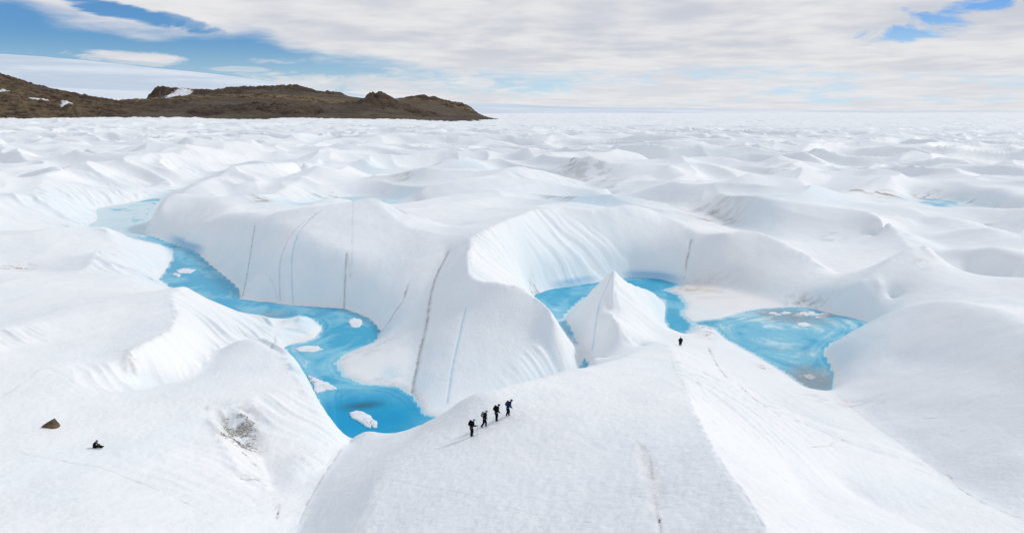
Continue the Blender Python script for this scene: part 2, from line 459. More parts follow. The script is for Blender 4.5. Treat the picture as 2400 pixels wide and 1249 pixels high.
DZL, DZA = np.gradient(blur(Z0, 1.2), ST)
def sample(G, a, l):
    """bicubic-ish lookup of a log-polar sheet"""
    c = np.clip((a - AZ0) / ST, 1, NA - 3); r = np.clip((l - LR0) / ST, 1, NL - 3)
    ci = c.astype(int); ri = r.astype(int); fc = c - ci; fr = r - ri
    def wts(t): return (-.5*t + t*t - .5*t**3, 1 - 2.5*t*t + 1.5*t**3, .5*t + 2*t*t - 1.5*t**3, -.5*t*t + .5*t**3)
    wc = wts(fc); wr = wts(fr); o = 0
    for i in range(4):
        row = 0
        for j in range(4): row = row + wc[j] * G[ri + i - 1, ci + j - 1]
        o = o + wr[i] * row
    return o

def blob(x, y, u, v, ru, rv, z=0., pw=2.):
    """soft patch on the ground around the place seen at (u, v)"""
    cx_, cy_, _ = px2w(u, v, z); x1, y1, _ = px2w(u + ru, v, z); x2, y2, _ = px2w(u, v - rv, z)
    a0, l0 = to_lp(cx_, cy_); a1, _l = to_lp(x1, y1); _a, l2 = to_lp(x2, y2)
    a, l = to_lp(x, y)
    q = ((a - a0) / (a1 - a0)) ** 2 + ((l - l0) / (l2 - l0)) ** 2
    return np.exp(-q ** (pw / 2))

def hummock(x, y):
    """wind and melt carved mounds with crisp crests"""
    wx = 34 * fbm(x / 190, y / 190, 11, 3); wy = 34 * fbm(x / 190, y / 190, 17, 3)
    X = x + wx; Y = y + wy
    c, s = math.cos(R(-20)), math.sin(R(-20))
    xr = X * c + Y * s; yr = -X * s + Y * c
    a = 1 - np.abs(gnoise(xr / 128, yr / 82, 3)) * 2.0
    b = 1 - np.abs(gnoise(xr / 60, yr / 46, 4)) * 2.0
    m = smooth01(gnoise(x / 300, y / 300, 5), -.6, .5)
    h = np.clip(a, 0, 1) ** 1.1 * 20 * (.35 + .65 * m) + np.clip(b, 0, 1) ** 1.1 * 7.0 * (1.2 - .8 * m)
    return h + 4 * gnoise(x / 400, y / 400, 6)

def height(x, y, detail=True):
    a, l = to_lp(x, y); r = np.exp(l)
    zc = sample(Z0, a, l)
    ctl = sample(nearctl, a, l)
    wd = sample(WET2, a, l)
    lft = smooth01(-a, .06, .22)
    far = smooth01(r, 400 + 350 * lft, 640 + 560 * lft)
    base = 1.0 + np.clip((r - 3600) * .0042, 0, 24) + 8 * smooth01(r, 9000, 18000)
    H = hummock(x, y)
    away = 1 - smooth01(r, 9000, 17000)
    leftrise = smooth01(-a, .04, .3) * smooth01(r, 1400, 2700) * (13 + 11 * gnoise(x / 420, y / 300, 8) + 5 * gnoise(x / 150, y / 120, 9))
    zfar = base + leftrise + (H - 3) * (1 - .55 * smooth01(r, 1000, 2600)) * (.25 + .75 * away)
    mid = smooth01(r, 215, 400) * (1 - far) * (1 - ctl) * (1 - wd)
    mid = mid * (1 - smooth01(sample(WET16, a, l), .0, .14))
    z = zc * (1 - far) + zfar * far + mid * (H - 11) * .95
    # gentle swell on every face
    dry = smooth01(z, .2, 4.0)
    z = z + dry * (1 - far) * (.42 * fbm(x / 24, y / 24, 21, 3))
    if not detail: return z
    if r.min() > 1600: return z + away * .35 * fbm(x / 24, y / 17, 61, 2)
    ga_ = sample(DZA, a, l) / r; gl_ = sample(DZL, a, l) / r         # slope across and along the view
    zx = ga_ * np.cos(a) + gl_ * np.sin(a)
    # melt flutes running down the slopes that face the sun
    face = smooth01(-zx, .10, .38) * (1 - far) 
    patch = .25 + .75 * smooth01(fbm(x / 30, y / 30, 41, 2), -.35, .35)
    jit = 2.2 * fbm(x / 14, y / 14, 31, 2)
    t1 = y * .93 + x * .37 + jit
    cross = x * .93 - y * .37
    def chan(w_, L, sd_): return .55 - np.abs(gnoise(t1 / w_, cross / L, sd_)) * 1.6
    fl = chan(1.9, 26, 32) * .8 + chan(3.8, 34, 34) * 1.0 + gnoise(t1 / 1.1, cross / 14, 33) * .22 * (1 - smooth01(r, 90, 130))
    fl2 = chan(4.2, 46, 35) + chan(8.5, 70, 36) * 1.2
    z = z + face * patch * smooth01(z, .15, 1.3) * ((.50 + .35 * lft) * fl * (1 - smooth01(r, 220, 360)) + 1.25 * fl2 * smooth01(r, 170, 300) * (1 - smooth01(r, 380 + 260 * lft, 520 + 360 * lft))) * (.3 + .7 * smooth01(r, 60, 120))
    # long scour lines beside the near ridge
    scour = blob(x, y, 1760, 1020, 240, 230, 10., 3.) * smooth01(-zx, .03, .2)
    z = z + scour * (.16 * (.5 - np.abs(gnoise((x * .98 + y * .2) / 2.1, y / 26, 44)) * 1.6) + .07 * gnoise((x * .98 + y * .2) / .8, y / 16, 45))
    # faces turned to the viewer: fine rills and small steps
    z = z + dry * (1 - smooth01(r, 200, 600)) * (.07 * fbm(x / 3.6, y / 3.6, 51, 3) + .035 * fbm(x / .7, y / .7, 55, 2) * (1 - smooth01(r, 90, 160)))
    # far facets
    z = z + far * away * .6 * fbm(x / 24, y / 17, 61, 3)
    return z

# ------------------------------------------------------------------ mesh helpers
def link(o, parent=None):
    scene.collection.objects.link(o)
    if parent: o.parent = parent
    return o
def grid_mesh(name, X, Y, Z, attrs=None, keep=None):
    h, w_ = X.shape
    co = np.stack([X, Y, Z], -1).reshape(-1, 3).astype(np.float32)
    idx = np.arange(h * w_).reshape(h, w_)
    q = np.stack([idx[:-1, :-1], idx[:-1, 1:], idx[1:, 1:], idx[1:, :-1]], -1)
    if keep is not None:
        q = q[keep]
        used = np.unique(q); remap = np.full(h * w_, -1); remap[used] = np.arange(len(used))
        q = remap[q]; co = co[used]
    else: used = None
    q = q.reshape(-1, 4)
    me = bpy.data.meshes.new(name)
    me.vertices.add(len(co)); me.vertices.foreach_set('co', co.ravel())
    me.loops.add(q.size); me.loops.foreach_set('vertex_index', q.ravel().astype(np.int32))
    me.polygons.add(len(q)); me.polygons.foreach_set('loop_start', np.arange(0, q.size, 4, dtype=np.int32))
    me.polygons.foreach_set('loop_total', np.full(len(q), 4, np.int32))
    me.polygons.foreach_set('use_smooth', np.ones(len(q), bool))
    me.update(calc_edges=True)
    for k, v in (attrs or {}).items():
        v = v.reshape(-1)
        if used is not None: v = v[used]
        at = me.attributes.new(k, 'FLOAT', 'POINT'); at.data.foreach_set('value', v.astype(np.float32))
    me.validate()
    return me
def struct(o): o['kind'] = 'structure'; return o
def new_mat(name):
    m = bpy.data.materials.new(name); m.use_nodes = True
    n = NT(m.node_tree); bs = m.node_tree.nodes['Principled BSDF']
    return m, n, bs

# ------------------------------------------------------------------ glacier sheet
def spaced(a, b, step): return np.linspace(a, b, int((b - a) / step) + 1)
azs = np.concatenate([spaced(-1.75, -.98, .012)[:-1], spaced(-.98, -.70, .003)[:-1], spaced(-.70, .70, .00128)[:-1], spaced(.70, .98, .003)[:-1], spaced(.98, 1.75, .012)])
lrs = np.concatenate([spaced(math.log(13), math.log(34), .009)[:-1], spaced(math.log(34), math.log(420), .0024)[:-1], spaced(math.log(420), math.log(2600), .0031)[:-1], spaced(math.log(2600), math.log(6000), .0052)[:-1], spaced(math.log(6000), math.log(45000), .014)])
AZ, LR = np.meshgrid(azs, lrs)
X = np.sin(AZ) * np.exp(LR); Y = np.cos(AZ) * np.exp(LR)
Zt = np.empty_like(X)
CH = 120
for i in range(0, X.shape[0], CH): Zt[i:i + CH] = height(X[i:i + CH], Y[i:i + CH])
# the river reach is cut cleanly to its bed
def zat(x, y):
    return float(height(np.array([float(x)]), np.array([float(y)]))[0])
def onto(u, v, t0=20., t1=900.):
    """where the view through (u, v) meets the ground"""
    b = (CY - v) / F; a = (u - CX) / F
    d = np.array([a, math.cos(PITCH) + b * math.sin(PITCH), -math.sin(PITCH) + b * math.cos(PITCH)])
    t = t0 * 1.004 ** np.arange(int(math.log(t1 / t0) / math.log(1.004)))
    P = d[None] * t[:, None]
    hz = np.maximum(height(P[:, 0], P[:, 1]), 0.0)
    below = (CAM_H + P[:, 2]) < hz
    k = int(np.argmax(below)) if below.any() else len(t) - 1
    lo, hi = t[max(k - 1, 0)], t[k]
    for _ in range(14):
        m = .5 * (lo + hi); p = d * m
        if CAM_H + p[2] < max(zat(p[0], p[1]), 0): hi = m
        else: lo = m
    p = d * hi
    return Vector((p[0], p[1], max(zat(p[0], p[1]), 0.0)))

# --- sediment seams, dust and blue ice, laid on the surface where they lie
dirt = np.zeros_like(X); blue = np.zeros_like(X); warm = np.zeros_like(X); vein = np.zeros_like(X)
groove = np.zeros_like(X)
def stripe(field, pts, width, k, seed=0, wob=.5, gap=.0):
    P = catmull([tuple(onto(u, v))[:3] for u, v in pts], 8)[:, :2]
    x0, y0 = P.min(0) - 3; x1, y1 = P.max(0) + 3
    m = (X > x0) & (X < x1) & (Y > y0) & (Y < y1) & (LR < math.log(1500))
    xs, ys = X[m], Y[m]
    d = np.full(xs.shape, 1e9)
    for i in range(len(P) - 1):
        ax, ay = P[i]; bx, by = P[i + 1]; L2 = (bx - ax) ** 2 + (by - ay) ** 2 + 1e-9
        t = np.clip(((xs - ax) * (bx - ax) + (ys - ay) * (by - ay)) / L2, 0, 1)
        d = np.minimum(d, np.hypot(xs - ax - t * (bx - ax), ys - ay - t * (by - ay)))
    d = np.abs(d + wob * width * fbm(xs / 1.7, ys / 1.7, 70 + seed, 3))
    amt = np.exp(-(d / width) ** 2) * k
    if gap: amt *= smooth01(fbm(xs / 3.0, ys / 3.0, 90 + seed, 3), -.45 + gap - .3, gap + .1)
    field[m] = np.maximum(field[m], amt)
    groove[m] = np.maximum(groove[m], np.exp(-(d / (width * 1.15)) ** 2) * min(1, k * 1.4) * min(width * .8, .35))
SEAMS = [
 ([(598,528),(588,590),(578,650),(568,695)], .30, .55, 'd'), ([(755,492),(690,540),(660,600),(655,660),(657,705)], .22, .45, 'd'),
 ([(740,500),(700,545),(685,600),(684,660),(687,712)], .30, .50, 'b'), ([(838,462),(825,540),(812,592)], .25, .25, 'd'),
 ([(812,594),(809,650),(806,722)], .34, .6, 'd'), ([(622,640),(640,665),(650,700)], .15, .35, 'd'),
 ([(955,668),(945,700),(920,740),(895,775)], .42, .55, 'd'), ([(1050,590),(1025,640),(1010,690),(1000,760),(985,820),(970,890),(962,935)], .50, .55, 'd'),
 ([(1092,722),(1080,770),(1060,860),(1047,945)], .25, .55, 'b'), ([(1436,640),(1410,700),(1395,770),(1388,820)], .22, .55, 'b'),
 ([(1620,562),(1612,600),(1604,650)], .45, .6, 'd'), ([(1316,762),(1316,800),(1312,860)], .45, .22, 'w'),
 ([(345,478),(335,520),(328,550)], .9, .3, 'd'), ([(965,935),(975,955),(990,972)], .5, .55, 'd'),
 ([(0,1042),(60,1062),(150,1080),(250,1100),(330,1132),(420,1170),(500,1215)], .12, .35, 'd'),
 ([(840,1135),(1000,1140),(1100,1158),(1200,1190),(1400,1225)], .06, .28, 'd'),
 ([(800,1050),(770,1095),(730,1160),(700,1225)], .16, .45, 'd'),
 ([(2210,1112),(2225,1115),(2250,1145),(2310,1180),(2400,1218)], .13, .5, 'd'), ([(1960,925),(2060,1005),(2210,1112)], .35, .22, 'w'),
 ([(1480,1025),(1500,1040),(1520,1060),(1535,1150),(1545,1249)], .12, .3, 'd'), ([(1535,1100),(1540,1190)], .5, .2, 'w'),
 ([(1500,1045),(1515,1080),(1520,1120)], .5, .28, 'w'), ([(1545,1215),(1550,1249)], .10, .5, 'd'),
 ([(1660,815),(1700,880),(1735,905),(1775,940),(1830,975)], .28, .5, 'd'), ([(1775,855),(1810,872)], .3, .4, 'd'),
 ([(1740,985),(1800,1015),(1880,1045),(1940,1045),(1975,1030)], .12, .4, 'd'),
 ([(1570,835),(1600,900),(1660,975),(1740,1050),(1850,1130)], .10, .25, 'd'),
 ([(1590,820),(1650,920),(1720,990)], .10, .22, 'd'), ([(1640,1000),(1700,1060),(1790,1130)], .09, .22, 'd'),
 ([(570,1060),(590,1080),(600,1090)], .2, .6, 'd'), ([(565,1120),(585,1122),(605,1120)], .22, .6, 'd'),
 ([(0,932),(40,905),(100,862),(130,870),(170,895)], .2, .25, 'd'),
 ([(650,780),(645,800),(638,815)], .3, .4, 'd'),
 ([(640,1195),(655,1180),(648,1215)], .12, .5, 'd'),
 ([(300,835),(305,850),(312,870)], .4, .45, 'd'), ([(2160,980),(2220,978)], .15, .4, 'd'), ([(2250,1010),(2290,1008)], .12, .35, 'd'),
 ([(2400,870),(2300,930),(2200,965)], .05, .25, 'd'), ([(2400,830),(2320,880),(2250,910)], .05, .2, 'd'),
]
for i, (pts, wd_, k, kind) in enumerate(SEAMS):
    stripe({'d': dirt, 'b': vein, 'w': warm}[kind], pts, wd_ * .8, k * .85, i, gap=.12 if kind == 'd' and i not in (0, 1, 4, 7) else 0)
nearm = LR < math.log(700)
def patchf(field, u, v, ru, rv, k, z=1., nz=None, sc=3.):
    xs, ys = X[nearm], Y[nearm]
    b_ = blob(xs, ys, u, v, ru, rv, z) * k
    if nz is not None: b_ = b_ * smooth01(fbm(xs / (sc * 2.2), ys / sc, 120 + nz, 5, .62), -.15 - .25 * (nz <= 3), .55 - .25 * (nz <= 3))
    field[nearm] = np.maximum(field[nearm], b_)
for (u, v, ru, rv, k, nz, sc) in [(562,1014,46,28,.85,1,1.6),(560,1040,44,12,1.,2,.8),(585,1045,22,6,.8,3,.6),(535,990,25,18,.5,4,1.),(612,465,26,7,1.0,5,5.),(600,1120,40,8,.5,6,.7),
        (905,800,20,5,.4,7,.8),(1885,716,45,6,.6,8,1.5),(1655,505,60,8,.55,9,4.),(1680,518,50,6,.6,10,3.),(1375,408,70,6,.4,11,6.),(1830,392,45,4,.4,12,7.),(2000,445,60,4,1.0,13,6.),
        (2070,455,60,4,.9,14,6.),(2170,465,30,4,.9,15,5.),(1315,465,50,8,.6,16,5.),(950,408,30,4,.4,17,6.),(1340,380,30,3,.7,18,8.),(40,630,40,8,.7,19,1.5),(300,838,18,14,.5,20,.9),
        (1255,690,14,6,.8,21,1.0),(1600,678,40,10,.55,22,2.),(1650,680,60,16,.3,23,4.),(1650,768,25,5,.8,24,.8),(1660,785,20,10,.6,25,1.),(1790,860,14,6,1.,26,.8),(860,822,60,16,.25,27,2.),
        (970,945,18,30,.5,28,.8),(900,895,50,10,.3,29,1.5),(2160,620,20,5,.3,30,2.),(1930,935,60,12,.35,31,1.5),(2000,950,80,20,.25,32,2.),(1420,430,30,8,.3,33,4.),(1950,560,30,6,.4,34,3.)]:
    p = onto(u, v); patchf(dirt, u, v, ru, rv, k, p.z, nz, sc)
for (u, v, ru, rv, k) in [(915,872,22,12,.6),(905,885,34,4,.5),(1380,465,110,28,.55),(1120,388,90,7,.35),(690,478,70,14,.6),(935,472,50,9,.7),(1940,460,90,7,.35),(290,515,90,40,.25),(560,1000,40,18,.28),(2060,700,40,40,.1),
        (870,400,70,10,.3),(1760,480,90,18,.3),(1600,330,200,12,.1),(1650,740,80,12,.18),(1010,950,60,60,.25)]:
    p = onto(u, v); patchf(blue, u, v, ru, rv, k, p.z)
for (u, v, ru, rv, k) in [(1720,695,140,45,.30),(1640,676,60,14,.75),(600,1080,90,60,.14),(1690,520,80,20,.25),(1000,1000,1,1,0),(850,835,80,50,.12)]:
    p = onto(u, v); patchf(warm, u, v, ru, rv, k, p.z)
# bare blue ice low on the steep walls above the water
m = LR < math.log(520)
xs, ys, zs = X[m], Y[m], Zt[m]
aa, ll = to_lp(xs, ys)
wn = sample(WET16, aa, ll)
gx = np.gradient(Zt, axis=1) / np.maximum(np.exp(LR) * np.gradient(AZ, axis=1), 1e-6)
gy = np.gradient(Zt, axis=0) / np.maximum(np.exp(LR) * np.gradient(LR, axis=0), 1e-6)
slope = np.hypot(gx, gy)[m]
bi = smooth01(wn, .02, .35) * smooth01(slope, .18, .55) * (.65 + .35 * fbm(xs / 9, ys / 9, 77, 3))
undercut = smooth01(wn, .1, .4) * np.exp(-np.maximum(zs - .3, 0) / 1.3)
for (u, v, ru, rv) in [(1540,655,90,16),(1330,668,80,16),(420,572,70,18)]:
    undercut = undercut * 1.0 + 0 * undercut
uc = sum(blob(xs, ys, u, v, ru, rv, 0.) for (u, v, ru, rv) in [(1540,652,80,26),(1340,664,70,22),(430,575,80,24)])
blue[m] = np.maximum(blue[m], np.clip(bi * .58, 0, 1))
rimw = smooth01(sample(WET2, aa, ll), .01, .1) * np.exp(-((zs - .35) / .45) ** 2)
warm[m] = np.maximum(warm[m], .22 * rimw); blue[m] *= 1 - .7 * rimw
vein[m] = np.maximum(vein[m], np.clip(sum(blob(xs, ys, u, v, ru, rv, 0., 4.) for (u, v, ru, rv) in [(1530,640,75,34),(1330,655,60,22),(450,572,50,24)]), 0, 1) * smooth01(-zs, -2.4, -1.2) * .85)
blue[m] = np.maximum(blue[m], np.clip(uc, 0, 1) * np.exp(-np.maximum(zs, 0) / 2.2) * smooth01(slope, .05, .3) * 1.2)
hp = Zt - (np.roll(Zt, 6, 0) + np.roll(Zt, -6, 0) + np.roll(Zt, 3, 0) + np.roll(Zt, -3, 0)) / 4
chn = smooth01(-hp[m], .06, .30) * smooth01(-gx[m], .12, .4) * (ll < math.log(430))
blue[m] = np.maximum(blue[m], chn * .20)  # channels of fluted slopes tinted bluer so the grooves stand out
# glazed ice and dust in the hollows farther out
m = (LR > math.log(330)) & (LR < math.log(5000))
xs, ys, zs = X[m], Y[m], Zt[m]
lowz = smooth01(-(zs - np.clip((np.hypot(xs, ys) - 3600) * .0042, 0, 24)), -4.5, -1.0)
blue[m] = np.maximum(blue[m], lowz * .45 * smooth01(fbm(xs / 50, ys / 40, 131, 2), -.1, .5))
dirt[m] = np.maximum(dirt[m], lowz * .6 * smooth01(fbm(xs / 30, ys / 8, 135, 4, .6), .45, .9))

g = NT.__new__(NT)
mat, g, bs = new_mat('glacier_ice')
tc = g.node('ShaderNodeTexCoord').outputs['Object']
def attr(n_, name): 
    nd = n_.node('ShaderNodeAttribute'); nd.attribute_name = name; return nd.outputs['Fac']
nb = g.noise(tc, .06, 5, .6)
col = g.mix(g.maprange(nb, .35, .65), (.862, .882, .890), (.890, .895, .893))
fine = g.noise(tc, 1.4, 6, .65)
col = g.mix(g.maprange(fine, .45, .75, 0., .07), col, (.74, .78, .82))
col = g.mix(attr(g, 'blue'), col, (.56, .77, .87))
col = g.mix(attr(g, 'vein'), col, (.26, .52, .74))
col = g.mix(attr(g, 'warm'), col, (.78, .69, .62))
dn = g.noise(tc, 4.0, 5, .7)
dm = g.math('MULTIPLY', attr(g, 'dirt'), g.maprange(dn, .3, .6, .5, 1.15), clamp=True)
dcol = g.mix(g.noise(tc, .9, 3), (.22, .205, .20), (.38, .31, .24))
col = g.mix(dm, col, dcol)
g.l.new(col, bs.inputs['Base Color'])
bs.inputs['Roughness'].default_value = .62
bs.inputs['Specular IOR Level'].default_value = .28
b1 = g.node('ShaderNodeBump'); b1.inputs['Strength'].default_value = .6; b1.inputs['Distance'].default_value = .15
stre = g.node('ShaderNodeMapping'); g.l.new(tc, stre.inputs[0]); stre.inputs['Rotation'].default_value = (0, 0, R(25)); stre.inputs['Scale'].default_value = (.85, 1.2, 1)
g.l.new(g.noise(stre.outputs[0], 2.6, 7, .62), b1.inputs['Height'])
g.l.new(g.maprange(g.noise(tc, .16, 5, .6, .5), .36, .64, .22, .8), b1.inputs['Strength'])
b2 = g.node('ShaderNodeBump'); b2.inputs['Strength'].default_value = .2; b2.inputs['Distance'].default_value = .5
g.l.new(g.noise(tc, .22, 5, .55), b2.inputs['Height']); g.l.new(b1.outputs[0], b2.inputs['Normal'])
g.l.new(b2.outputs[0], bs.inputs['Normal'])
Zt = Zt - groove
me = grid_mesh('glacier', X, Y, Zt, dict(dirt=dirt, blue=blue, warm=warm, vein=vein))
me.materials.append(mat)
glacier = struct(link(bpy.data.objects.new('glacier', me)))

# ------------------------------------------------------------------ melt water
def water_mesh():
    i0 = np.searchsorted(lrs, math.log(80)); i1 = np.searchsorted(lrs, math.log(480))
    j0 = np.searchsorted(azs, -.72); j1 = np.searchsorted(azs, .72)
    XX, YY, ZZ = X[i0:i1, j0:j1], Y[i0:i1, j0:j1], Zt[i0:i1, j0:j1]
    wet = ZZ < .25
    k = wet.astype(np.uint8)
    anyw = (k[:-1, :-1] + k[1:, :-1] + k[:-1, 1:] + k[1:, 1:]) > 0
    a_, l_ = to_lp(XX, YY)
    d = sample(dsh, a_, l_)
    B = lambda u, v, ru, rv, pw=2.: blob(XX, YY, u, v, ru, rv, 0., pw)
    wx = XX + 2.5 * fbm(XX / 14, YY / 14, 201, 3); wy = YY + 2.5 * fbm(XX / 14, YY / 14, 207, 3)
    band = fbm(d * 5 + 1.1 * fbm(XX / 26, YY / 26, 209, 4), (wx + wy) / 24, 210, 5, .6)
    cloudy = fbm(wx / 12, wy / 16, 215, 5, .58)
    ice = .40 + .36 * band + .42 * cloudy                             # 0 clear blue .. 1 milky
    pool = np.clip(B(860, 975, 170, 62, 5.) , 0, 1)
    pool *= smooth01(px2v(XX, YY) + 5 * fbm(XX / 6, YY / 6, 217, 3), 900, 916)
    ice = ice - .25 * B(470, 650, 90, 70) - .30 * B(1310, 695, 70, 40) - .45 * B(1545, 668, 60, 22) - .2 * B(830, 790, 70, 60) - .2 * B(1580, 720, 40, 50)
    ice = ice + .9 * B(270, 515, 130, 50, 4.) + .30 * B(1800, 750, 160, 40) + .10 * B(1850, 810, 150, 80) + .35 * B(1310, 735, 40, 25) + .5 * B(2250, 490, 150, 40, 4.)
    ice = np.clip(ice + .35 * np.exp(-(d / .06) ** 2), 0, 1.25)
    silt = smooth01(fbm(wx / 6, wy / 8, 221, 4, .6), -.25, .6)
    mud = np.clip(1.3 * B(1905, 890, 66, 34, 3.) * (.8 + .2 * silt) + .95 * B(1858, 741, 95, 17, 4.) * (.7 + .3 * silt) + .28 * B(700, 690, 200, 90, 4.) * silt * .6 + .22 * B(1850, 820, 90, 20) * silt
          + .6 * B(640, 738, 45, 12) + .35 * B(1650, 748, 45, 8) + .3 * B(290, 510, 130, 50) * silt * .5, 0, 1)
    deep = B(850, 950, 48, 9, 2.) * .9
    edge_ = np.exp(-(d / (.09 * (1 + .7 * fbm(XX / 9, YY / 9, 231, 3)))) ** 2)
    return grid_mesh('water', XX, YY, np.zeros_like(XX), dict(ice=ice, pool=pool, mud=mud, deep=deep, edge=edge_), keep=anyw)
def px2v(x, y):
    """row of the picture in which a point of the water plane lies"""
    th = np.arctan2(CAM_H, y); return CY + F * np.tan(th - PITCH)
wme = water_mesh()
wm, g, bs = new_mat('melt_water')
tc = g.node('ShaderNodeTexCoord').outputs['Object']
ice_ = g.math('ADD', attr(g, 'ice'), g.math('MULTIPLY', g.math('SUBTRACT', g.noise(tc, .55, 7, .68, .8), .5), .55))
c = g.mix(g.maprange(ice_, .05, .6), (.05, .40, .61), (.20, .54, .70))
c = g.mix(g.maprange(ice_, .6, 1.15), c, (.62, .78, .82))
c = g.mix(attr(g, 'pool'), c, g.mix(g.maprange(ice_, .3, 1.2), (.0, .31, .56), (.01, .39, .63)))
c = g.mix(g.math('MULTIPLY', attr(g, 'mud'), g.maprange(g.noise(tc, 1.1, 5, .7), .35, .6, .5, 1.), clamp=True), c, (.28, .31, .33))
c = g.mix(attr(g, 'deep'), c, (.02, .13, .20))
c = g.mix(g.math('MULTIPLY', attr(g, 'edge'), .65), c, (.66, .78, .82))
g.l.new(c, bs.inputs['Base Color'])
bs.inputs['Roughness'].default_value = .28
bs.inputs['IOR'].default_value = 1.31
bs.inputs['Specular IOR Level'].default_value = .14
bw = g.node('ShaderNodeBump'); bw.inputs['Strength'].default_value = .25; bw.inputs['Distance'].default_value = .05
mp = g.node('ShaderNodeMapping'); g.l.new(tc, mp.inputs[0]); mp.inputs['Rotation'].default_value = (0, 0, R(8)); mp.inputs['Scale'].default_value = (.35, 1.6, 1)
g.l.new(g.noise(mp.outputs[0], 2.2, 3, .5), bw.inputs['Height'])
g.l.new(bw.outputs[0], bs.inputs['Normal'])
wme.materials.append(wm)
water = struct(link(bpy.data.objects.new('water', wme)))

# ------------------------------------------------------------------ rock hills and the ice cap behind
def upsample(G, ky, kx):
    yy = np.linspace(1, G.shape[0] - 2.001, (G.shape[0] - 3) * ky + 1); xx = np.linspace(1, G.shape[1] - 2.001, (G.shape[1] - 3) * kx + 1)
    def w4(t): return (-.5*t + t*t - .5*t**3, 1 - 2.5*t*t + 1.5*t**3, .5*t + 2*t*t - 1.5*t**3, -.5*t*t + .5*t**3)
    iy = np.minimum(yy.astype(int), G.shape[0] - 3); ix = np.minimum(xx.astype(int), G.shape[1] - 3)
    wy, wx_ = w4(yy - iy), w4(xx - ix)
    T = sum(wy[k][:, None] * G[iy + k - 1] for k in range(4))
    return sum(wx_[k][None] * T[:, ix + k - 1] for k in range(4)), yy, xx
def relief(lines, xr, yr, st, borders, ky, kx, soft=1.0, pw=1.0):
    nx = int((xr[1] - xr[0]) / st) + 1; ny = int((yr[1] - yr[0]) / st) + 1
    v_ = np.zeros((ny, nx)); f_ = np.zeros((ny, nx), bool)
    for pts in lines:
        p = catmull(pts, 30)
        x, y, z = pxy2w(p[:, 0], p[:, 1], p[:, 2])
        c = np.rint((x - xr[0]) / st).astype(int); r = np.rint((y - yr[0]) / st).astype(int)
        ok = (c >= 0) & (c < nx) & (r >= 0) & (r < ny)
        v_[r[ok], c[ok]] = z[ok]; f_[r[ok], c[ok]] = True
    for sl, z in borders: v_[sl] = z; f_[sl] = True
    zz = solve(np.power(np.maximum(v_ + 60, 0), pw), f_, levels=4, iters=(400, 250, 150, 90)) ** (1 / pw) - 60
    zz = blur(zz, soft)
    Z, yy, xx = upsample(zz, ky, kx)
    XX, YY = np.meshgrid(xr[0] + xx * st, yr[0] + yy * st)
    return XX, YY, Z
HL = [
 [(-900,150,3500),(-500,120,3500),(-150,120,3500),(-60,138,3500),(0,169,3500),(30,186,3520),(90,204,3550),(150,214,3600),(200,226,3650),(245,237,3700),(290,247,3750)],
 [(-400,200,3250),(0,215,3250),(60,232,3250),(140,240,3300),(220,252,3350)],
 [(350,211,4900),(372,199,4900),(400,202,4900),(440,208,4900),(500,209,4950),(560,204,5000),(600,201,5000),(640,203,5000),(655,197,5000),(672,191,5000),(690,192,5000),(708,203,5000),(735,211,5050)],
 [(735,212,5050),(752,217,5200),(775,213,5300),(798,217,5400),(822,230,5400),(850,239,5400),(890,239,5300),(925,237,5000)],
 [(285,244,4000),(310,235,4000),(350,232,4050),(400,229,4100),(470,222,4200),(560,224,4250),(640,222,4300),(720,232,4300),(780,244,4200)],
 [(480,258,3400),(560,250,3450),(600,242,3500),(640,243,3500),(680,250,3450),(712,262,3400)],
 [(800,252,3900),(835,240,3800),(862,225,3750),(882,211,3750),(900,211,3750),(924,229,3750),(950,249,3750),(985,264,3700)],
 [(925,237,5000),(955,235,4800),(976,222,4700),(1000,221,4700),(1030,230,4700),(1060,239,4600),(1085,242,4500),(1105,249,4450),(1125,262,4400),(1138,276,4350)],
 [(1100,262,4100),(1125,274,4000)],
 [(285,262,4300),(312,262,4700),(300,262,5200),(240,262,5800),(100,262,6400)],
 [(1143,283,4300),(1152,280,4800),(1165,278,5200)],
 [(0,235,4600),(150,250,4700),(260,258,4700)],
 [(1130,274,5600),(1160,273.5,5600),(1190,274.5,5600),(1215,277,5600)],
]
bx = [((0, slice(None)), -20), ((-1, slice(None)), -40), ((slice(None), -1), -30)]
XX, YY, ZZ = relief(HL, (-4800, 260), (2960, 7000), 20, bx, 3, 4, .8, .75)
amp = smooth01(ZZ, 0, 40)
def near_line(pts, wx_, wy_):
    p = catmull(pts, 8); x, y, z = pxy2w(p[:, 0], p[:, 1], p[:, 2]); d = np.full(XX.shape, 9.)
    for a, b in zip(x, y): d = np.minimum(d, ((XX - a) / wx_) ** 2 + ((YY - b) / wy_) ** 2)
    return np.exp(-d)
bare = np.zeros_like(XX)
for k, (wx_, wy_) in {0: (420, 320), 1: (260, 260), 2: (200, 220), 3: (150, 90), 4: (200, 130), 5: (120, 170), 6: (90, 150), 7: (120, 160)}.items():
    bare = np.maximum(bare, near_line(HL[k], wx_, wy_))
bare = np.maximum(bare, smooth01(-XX, 1500, 2000))
scree = smooth01(1 - bare + .35 * fbm(XX / 160, YY / 160, 341, 4), .35, .75)
wob = 60 * fbm(XX / 220, YY / 220, 301, 3)
rid = 1 - np.abs(fbm((XX + wob) / 190, (YY + wob) / 150, 305, 5, .55))
ZZ = ZZ + amp * ((26 * (rid - .85) + 6 * fbm(XX / 38, YY / 30, 311, 4, .6)) * (1 - .75 * scree))
crag = np.exp(-((XX + 1180) / 330.) ** 2 - ((YY - 3450) / 160.) ** 2) + smooth01(-XX, 1500, 2200) * smooth01(-YY, -3700, -3400)
ZZ = ZZ + amp * crag * 10 * np.abs(fbm((XX + .6 * ZZ) / 46, YY / 60, 321, 4, .6))
